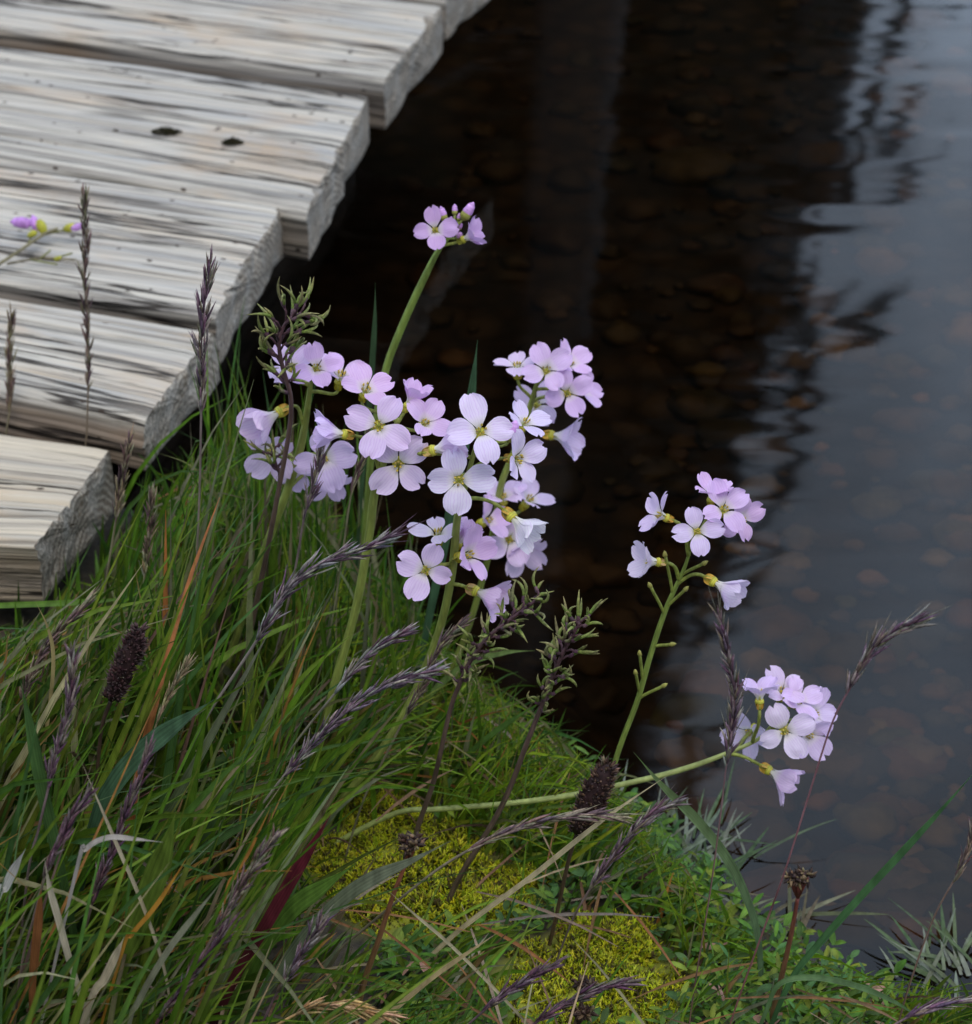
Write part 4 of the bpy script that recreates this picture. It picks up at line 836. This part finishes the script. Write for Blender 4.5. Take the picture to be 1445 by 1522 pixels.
# ------------------------------------------------------------------ far bank: trees whose reflection darkens the water
m_bark, N, Lk = newmat('bark')
tc = N('ShaderNodeTexCoord'); nn = N('ShaderNodeTexNoise', Scale=6., Detail=5.); Lk(tc.outputs['Object'], nn.inputs['Vector']); rr = ramp(N, [(.3, (.05, .04, .03)), (.7, (.14, .12, .10))]); Lk(nn.outputs[0], rr.inputs[0]); pb = N('ShaderNodeBsdfPrincipled', Roughness=.9); Lk(rr.outputs[0], pb.inputs['Base Color']); oo = N('ShaderNodeOutputMaterial'); Lk(pb.outputs[0], oo.inputs[0])
def spruce(label, x, y, h, r0, n):
    z0 = gz(x, y) - .1; t = thing('spruce_tree', label, 'tree', V((x, y, z0)), 'dark spruces on the far bank'); mb = MB(); mb.tube([V((x, y, z0)), V((x, y, z0 + h * .5)), V((x, y, z0 + h))], lambda u: lerp(.16, .02, u), 9, (.1, .08, .06)); mb.build('trunk', m_bark, t); mb = MB()
    core = [[mb.add(V((x + math.cos(b_) * rc, y + math.sin(b_) * rc, z0 + .5 + (h - .5) * u_)), (.014, .022, .010)) for b_ in (q * .5236 for q in range(12)) for rc in ((r0 * (1 - u_) ** .8) * (.86 + .14 * noise.noise(V((b_ * 2, u_ * 9, x)))),)] for u_ in (q / 14 for q in range(15))]   # solid cone for the inner twigs, added to close sky gaps in the reflection
    for a_, c_ in zip(core, core[1:]):
        for q in range(12): mb.face(a_[q], a_[(q + 1) % 12], c_[(q + 1) % 12], c_[q])
    for k in range(n):
        u = (k + R.random()) / n; zc = z0 + .3 + (h - .3) * u; rr_ = r0 * (1 - u) ** .8 + .08; a = R.uniform(0, 6.283); L = rr_ * R.uniform(.72, 1.05); d = V((math.cos(a), math.sin(a), -.25))
        b = V((x, y, zc)); c = jit((.018, .03, .014), .3); pts = [b + d * L * q / 5 + V((0, 0, .12 * L * (q / 5) ** 2)) for q in range(6)]
        mb.blade(pts, lambda v: .19 * math.sin(math.pi * min(.98, .12 + v * .86)), V((0, 0, 1)), c, None, .5)
        for q in range(2, 6):
            for s_ in (-1, 1): mb.blade([pts[q], pts[q] + V((-d.y, d.x, 0)) * s_ * .16 + d * .08 - V((0, 0, .05)), pts[q] + V((-d.y, d.x, 0)) * s_ * .24 + d * .16 - V((0, 0, .14))], lambda v: .05 * (1 - v * .8), V((0, 0, 1)), c, None, .3)
    mb.build('crown', M_LEAF, t)
spruce('tall dark spruce nearest the boardwalk on the far bank', -2.6, 8.4, 11.5, 2.4, 620)
spruce('dark spruce at the right end of the far bank row', -.5, 9.0, 12.0, 2.6, 1300)
spruce('dark spruce at the left end of the far bank row', -4.6, 9.6, 11.0, 2.4, 460)
t = thing('added_trunk', 'bare trunk added on the far bank for the dim streak in the reflection', 'tree', V((.17, 6.0, gz(.17, 6) - .1)))  # trunk added to make the grey streak in the reflected trees
mb = MB(); mb.tube([V((.32, 6, gz(.17, 6) - .1)), V((.28, 6, 1.2)), V((.2, 6.05, 2.6)), V((.1, 6.1, 3.9))], lambda u: lerp(.16, .08, u), 10, (.06, .057, .052)); mb.build('trunk', M_STEM, t)  # mesh of the added trunk
mb = MB()
for zz, dx, dy in ((1.6, -.5, .2), (2.6, .3, -.2), (3.4, -.25, -.1)): mb.tube([V((.22, 6.03, zz)), V((.22 + dx * .5, 6.03 + dy * .5, zz + .12)), V((.22 + dx, 6.03 + dy, zz + .4))], lambda u: .03 * (1 - u * .8), 6, (.06, .057, .052))
mb.build('branches', M_STEM, t)

# ------------------------------------------------------------------ camera, light, sky
cam = bpy.data.cameras.new('camera'); co = bpy.data.objects.new('camera', cam); COL.objects.link(co); co.location = EYE; co.rotation_euler = (math.pi / 2 - TH, 0, 0)
cam.sensor_fit = 'HORIZONTAL'; cam.sensor_width = 36; cam.lens = 36 * F / 1445; cam.clip_start = .02; cam.clip_end = 300
cam.dof.use_dof = True; cam.dof.focus_distance = .90; cam.dof.aperture_fstop = 20
S.camera = co
EL, AZ = math.radians(66), math.radians(165)     # veiled sun high behind the photographer, to the right
wd = bpy.data.worlds.new('World'); S.world = wd; wd.use_nodes = True; nt = wd.node_tree; nt.nodes.clear()
sk = nt.nodes.new('ShaderNodeTexSky'); sk.sky_type = 'NISHITA'; sk.sun_disc = False; sk.sun_elevation = EL; sk.sun_rotation = AZ; sk.dust_density = 6.; sk.air_density = 1.; sk.ozone_density = 1.
hs = nt.nodes.new('ShaderNodeHueSaturation'); hs.inputs['Saturation'].default_value = .5; bg = nt.nodes.new('ShaderNodeBackground'); bg.inputs[1].default_value = .13; ow = nt.nodes.new('ShaderNodeOutputWorld')
mxs = nt.nodes.new('ShaderNodeMix'); mxs.data_type = 'RGBA'; mxs.inputs[0].default_value = .72; mxs.inputs[7].default_value = (5.6, 6.0, 7.0, 1)   # a closed cloud layer over the clear sky
tcw = nt.nodes.new('ShaderNodeTexCoord'); spw = nt.nodes.new('ShaderNodeSeparateXYZ'); nt.links.new(tcw.outputs['Generated'], spw.inputs[0])
mrw = nt.nodes.new('ShaderNodeMapRange'); mrw.inputs[1].default_value = -.6; mrw.inputs[2].default_value = .9; mrw.inputs[3].default_value = .55; mrw.inputs[4].default_value = 2.35; nt.links.new(spw.outputs[1], mrw.inputs[0])
clw = nt.nodes.new('ShaderNodeTexNoise'); clw.inputs['Scale'].default_value = 11.; clw.inputs['Detail'].default_value = 4.; nt.links.new(tcw.outputs['Generated'], clw.inputs['Vector'])
cmr = nt.nodes.new('ShaderNodeMapRange'); cmr.inputs[1].default_value = .3; cmr.inputs[2].default_value = .7; cmr.inputs[3].default_value = .72; cmr.inputs[4].default_value = 1.28; nt.links.new(clw.outputs[0], cmr.inputs[0])
mmw = nt.nodes.new('ShaderNodeMath'); mmw.operation = 'MULTIPLY'; nt.links.new(mrw.outputs[0], mmw.inputs[0]); nt.links.new(cmr.outputs[0], mmw.inputs[1])
vsw = nt.nodes.new('ShaderNodeVectorMath'); vsw.operation = 'SCALE'; vsw.inputs[0].default_value = (4.6, 5.75, 7.4); nt.links.new(mmw.outputs[0], vsw.inputs['Scale']); nt.links.new(vsw.outputs[0], mxs.inputs[7])
nt.links.new(sk.outputs[0], hs.inputs['Color']); nt.links.new(hs.outputs[0], mxs.inputs[6]); nt.links.new(mxs.outputs[2], bg.inputs[0]); nt.links.new(bg.outputs[0], ow.inputs[0])
sl = bpy.data.lights.new('sun', 'SUN'); sl.energy = .9; sl.angle = math.radians(35); sl.color = (1, .97, .93); so = bpy.data.objects.new('sun', sl); COL.objects.link(so)
sd = V((math.sin(AZ) * math.cos(EL), math.cos(AZ) * math.cos(EL), math.sin(EL))); so.rotation_euler = sd.to_track_quat('Z', 'Y').to_euler(); so.location = sd * 5
S.view_settings.view_transform = 'Standard'; S.view_settings.look = 'None'; S.view_settings.gamma = 1; S.view_settings.use_curve_mapping = False; S.view_settings.exposure = .32
S.render.engine = 'CYCLES'; S.cycles.use_denoising = True; S.cycles.max_bounces = 8; S.cycles.transparent_max_bounces = 12
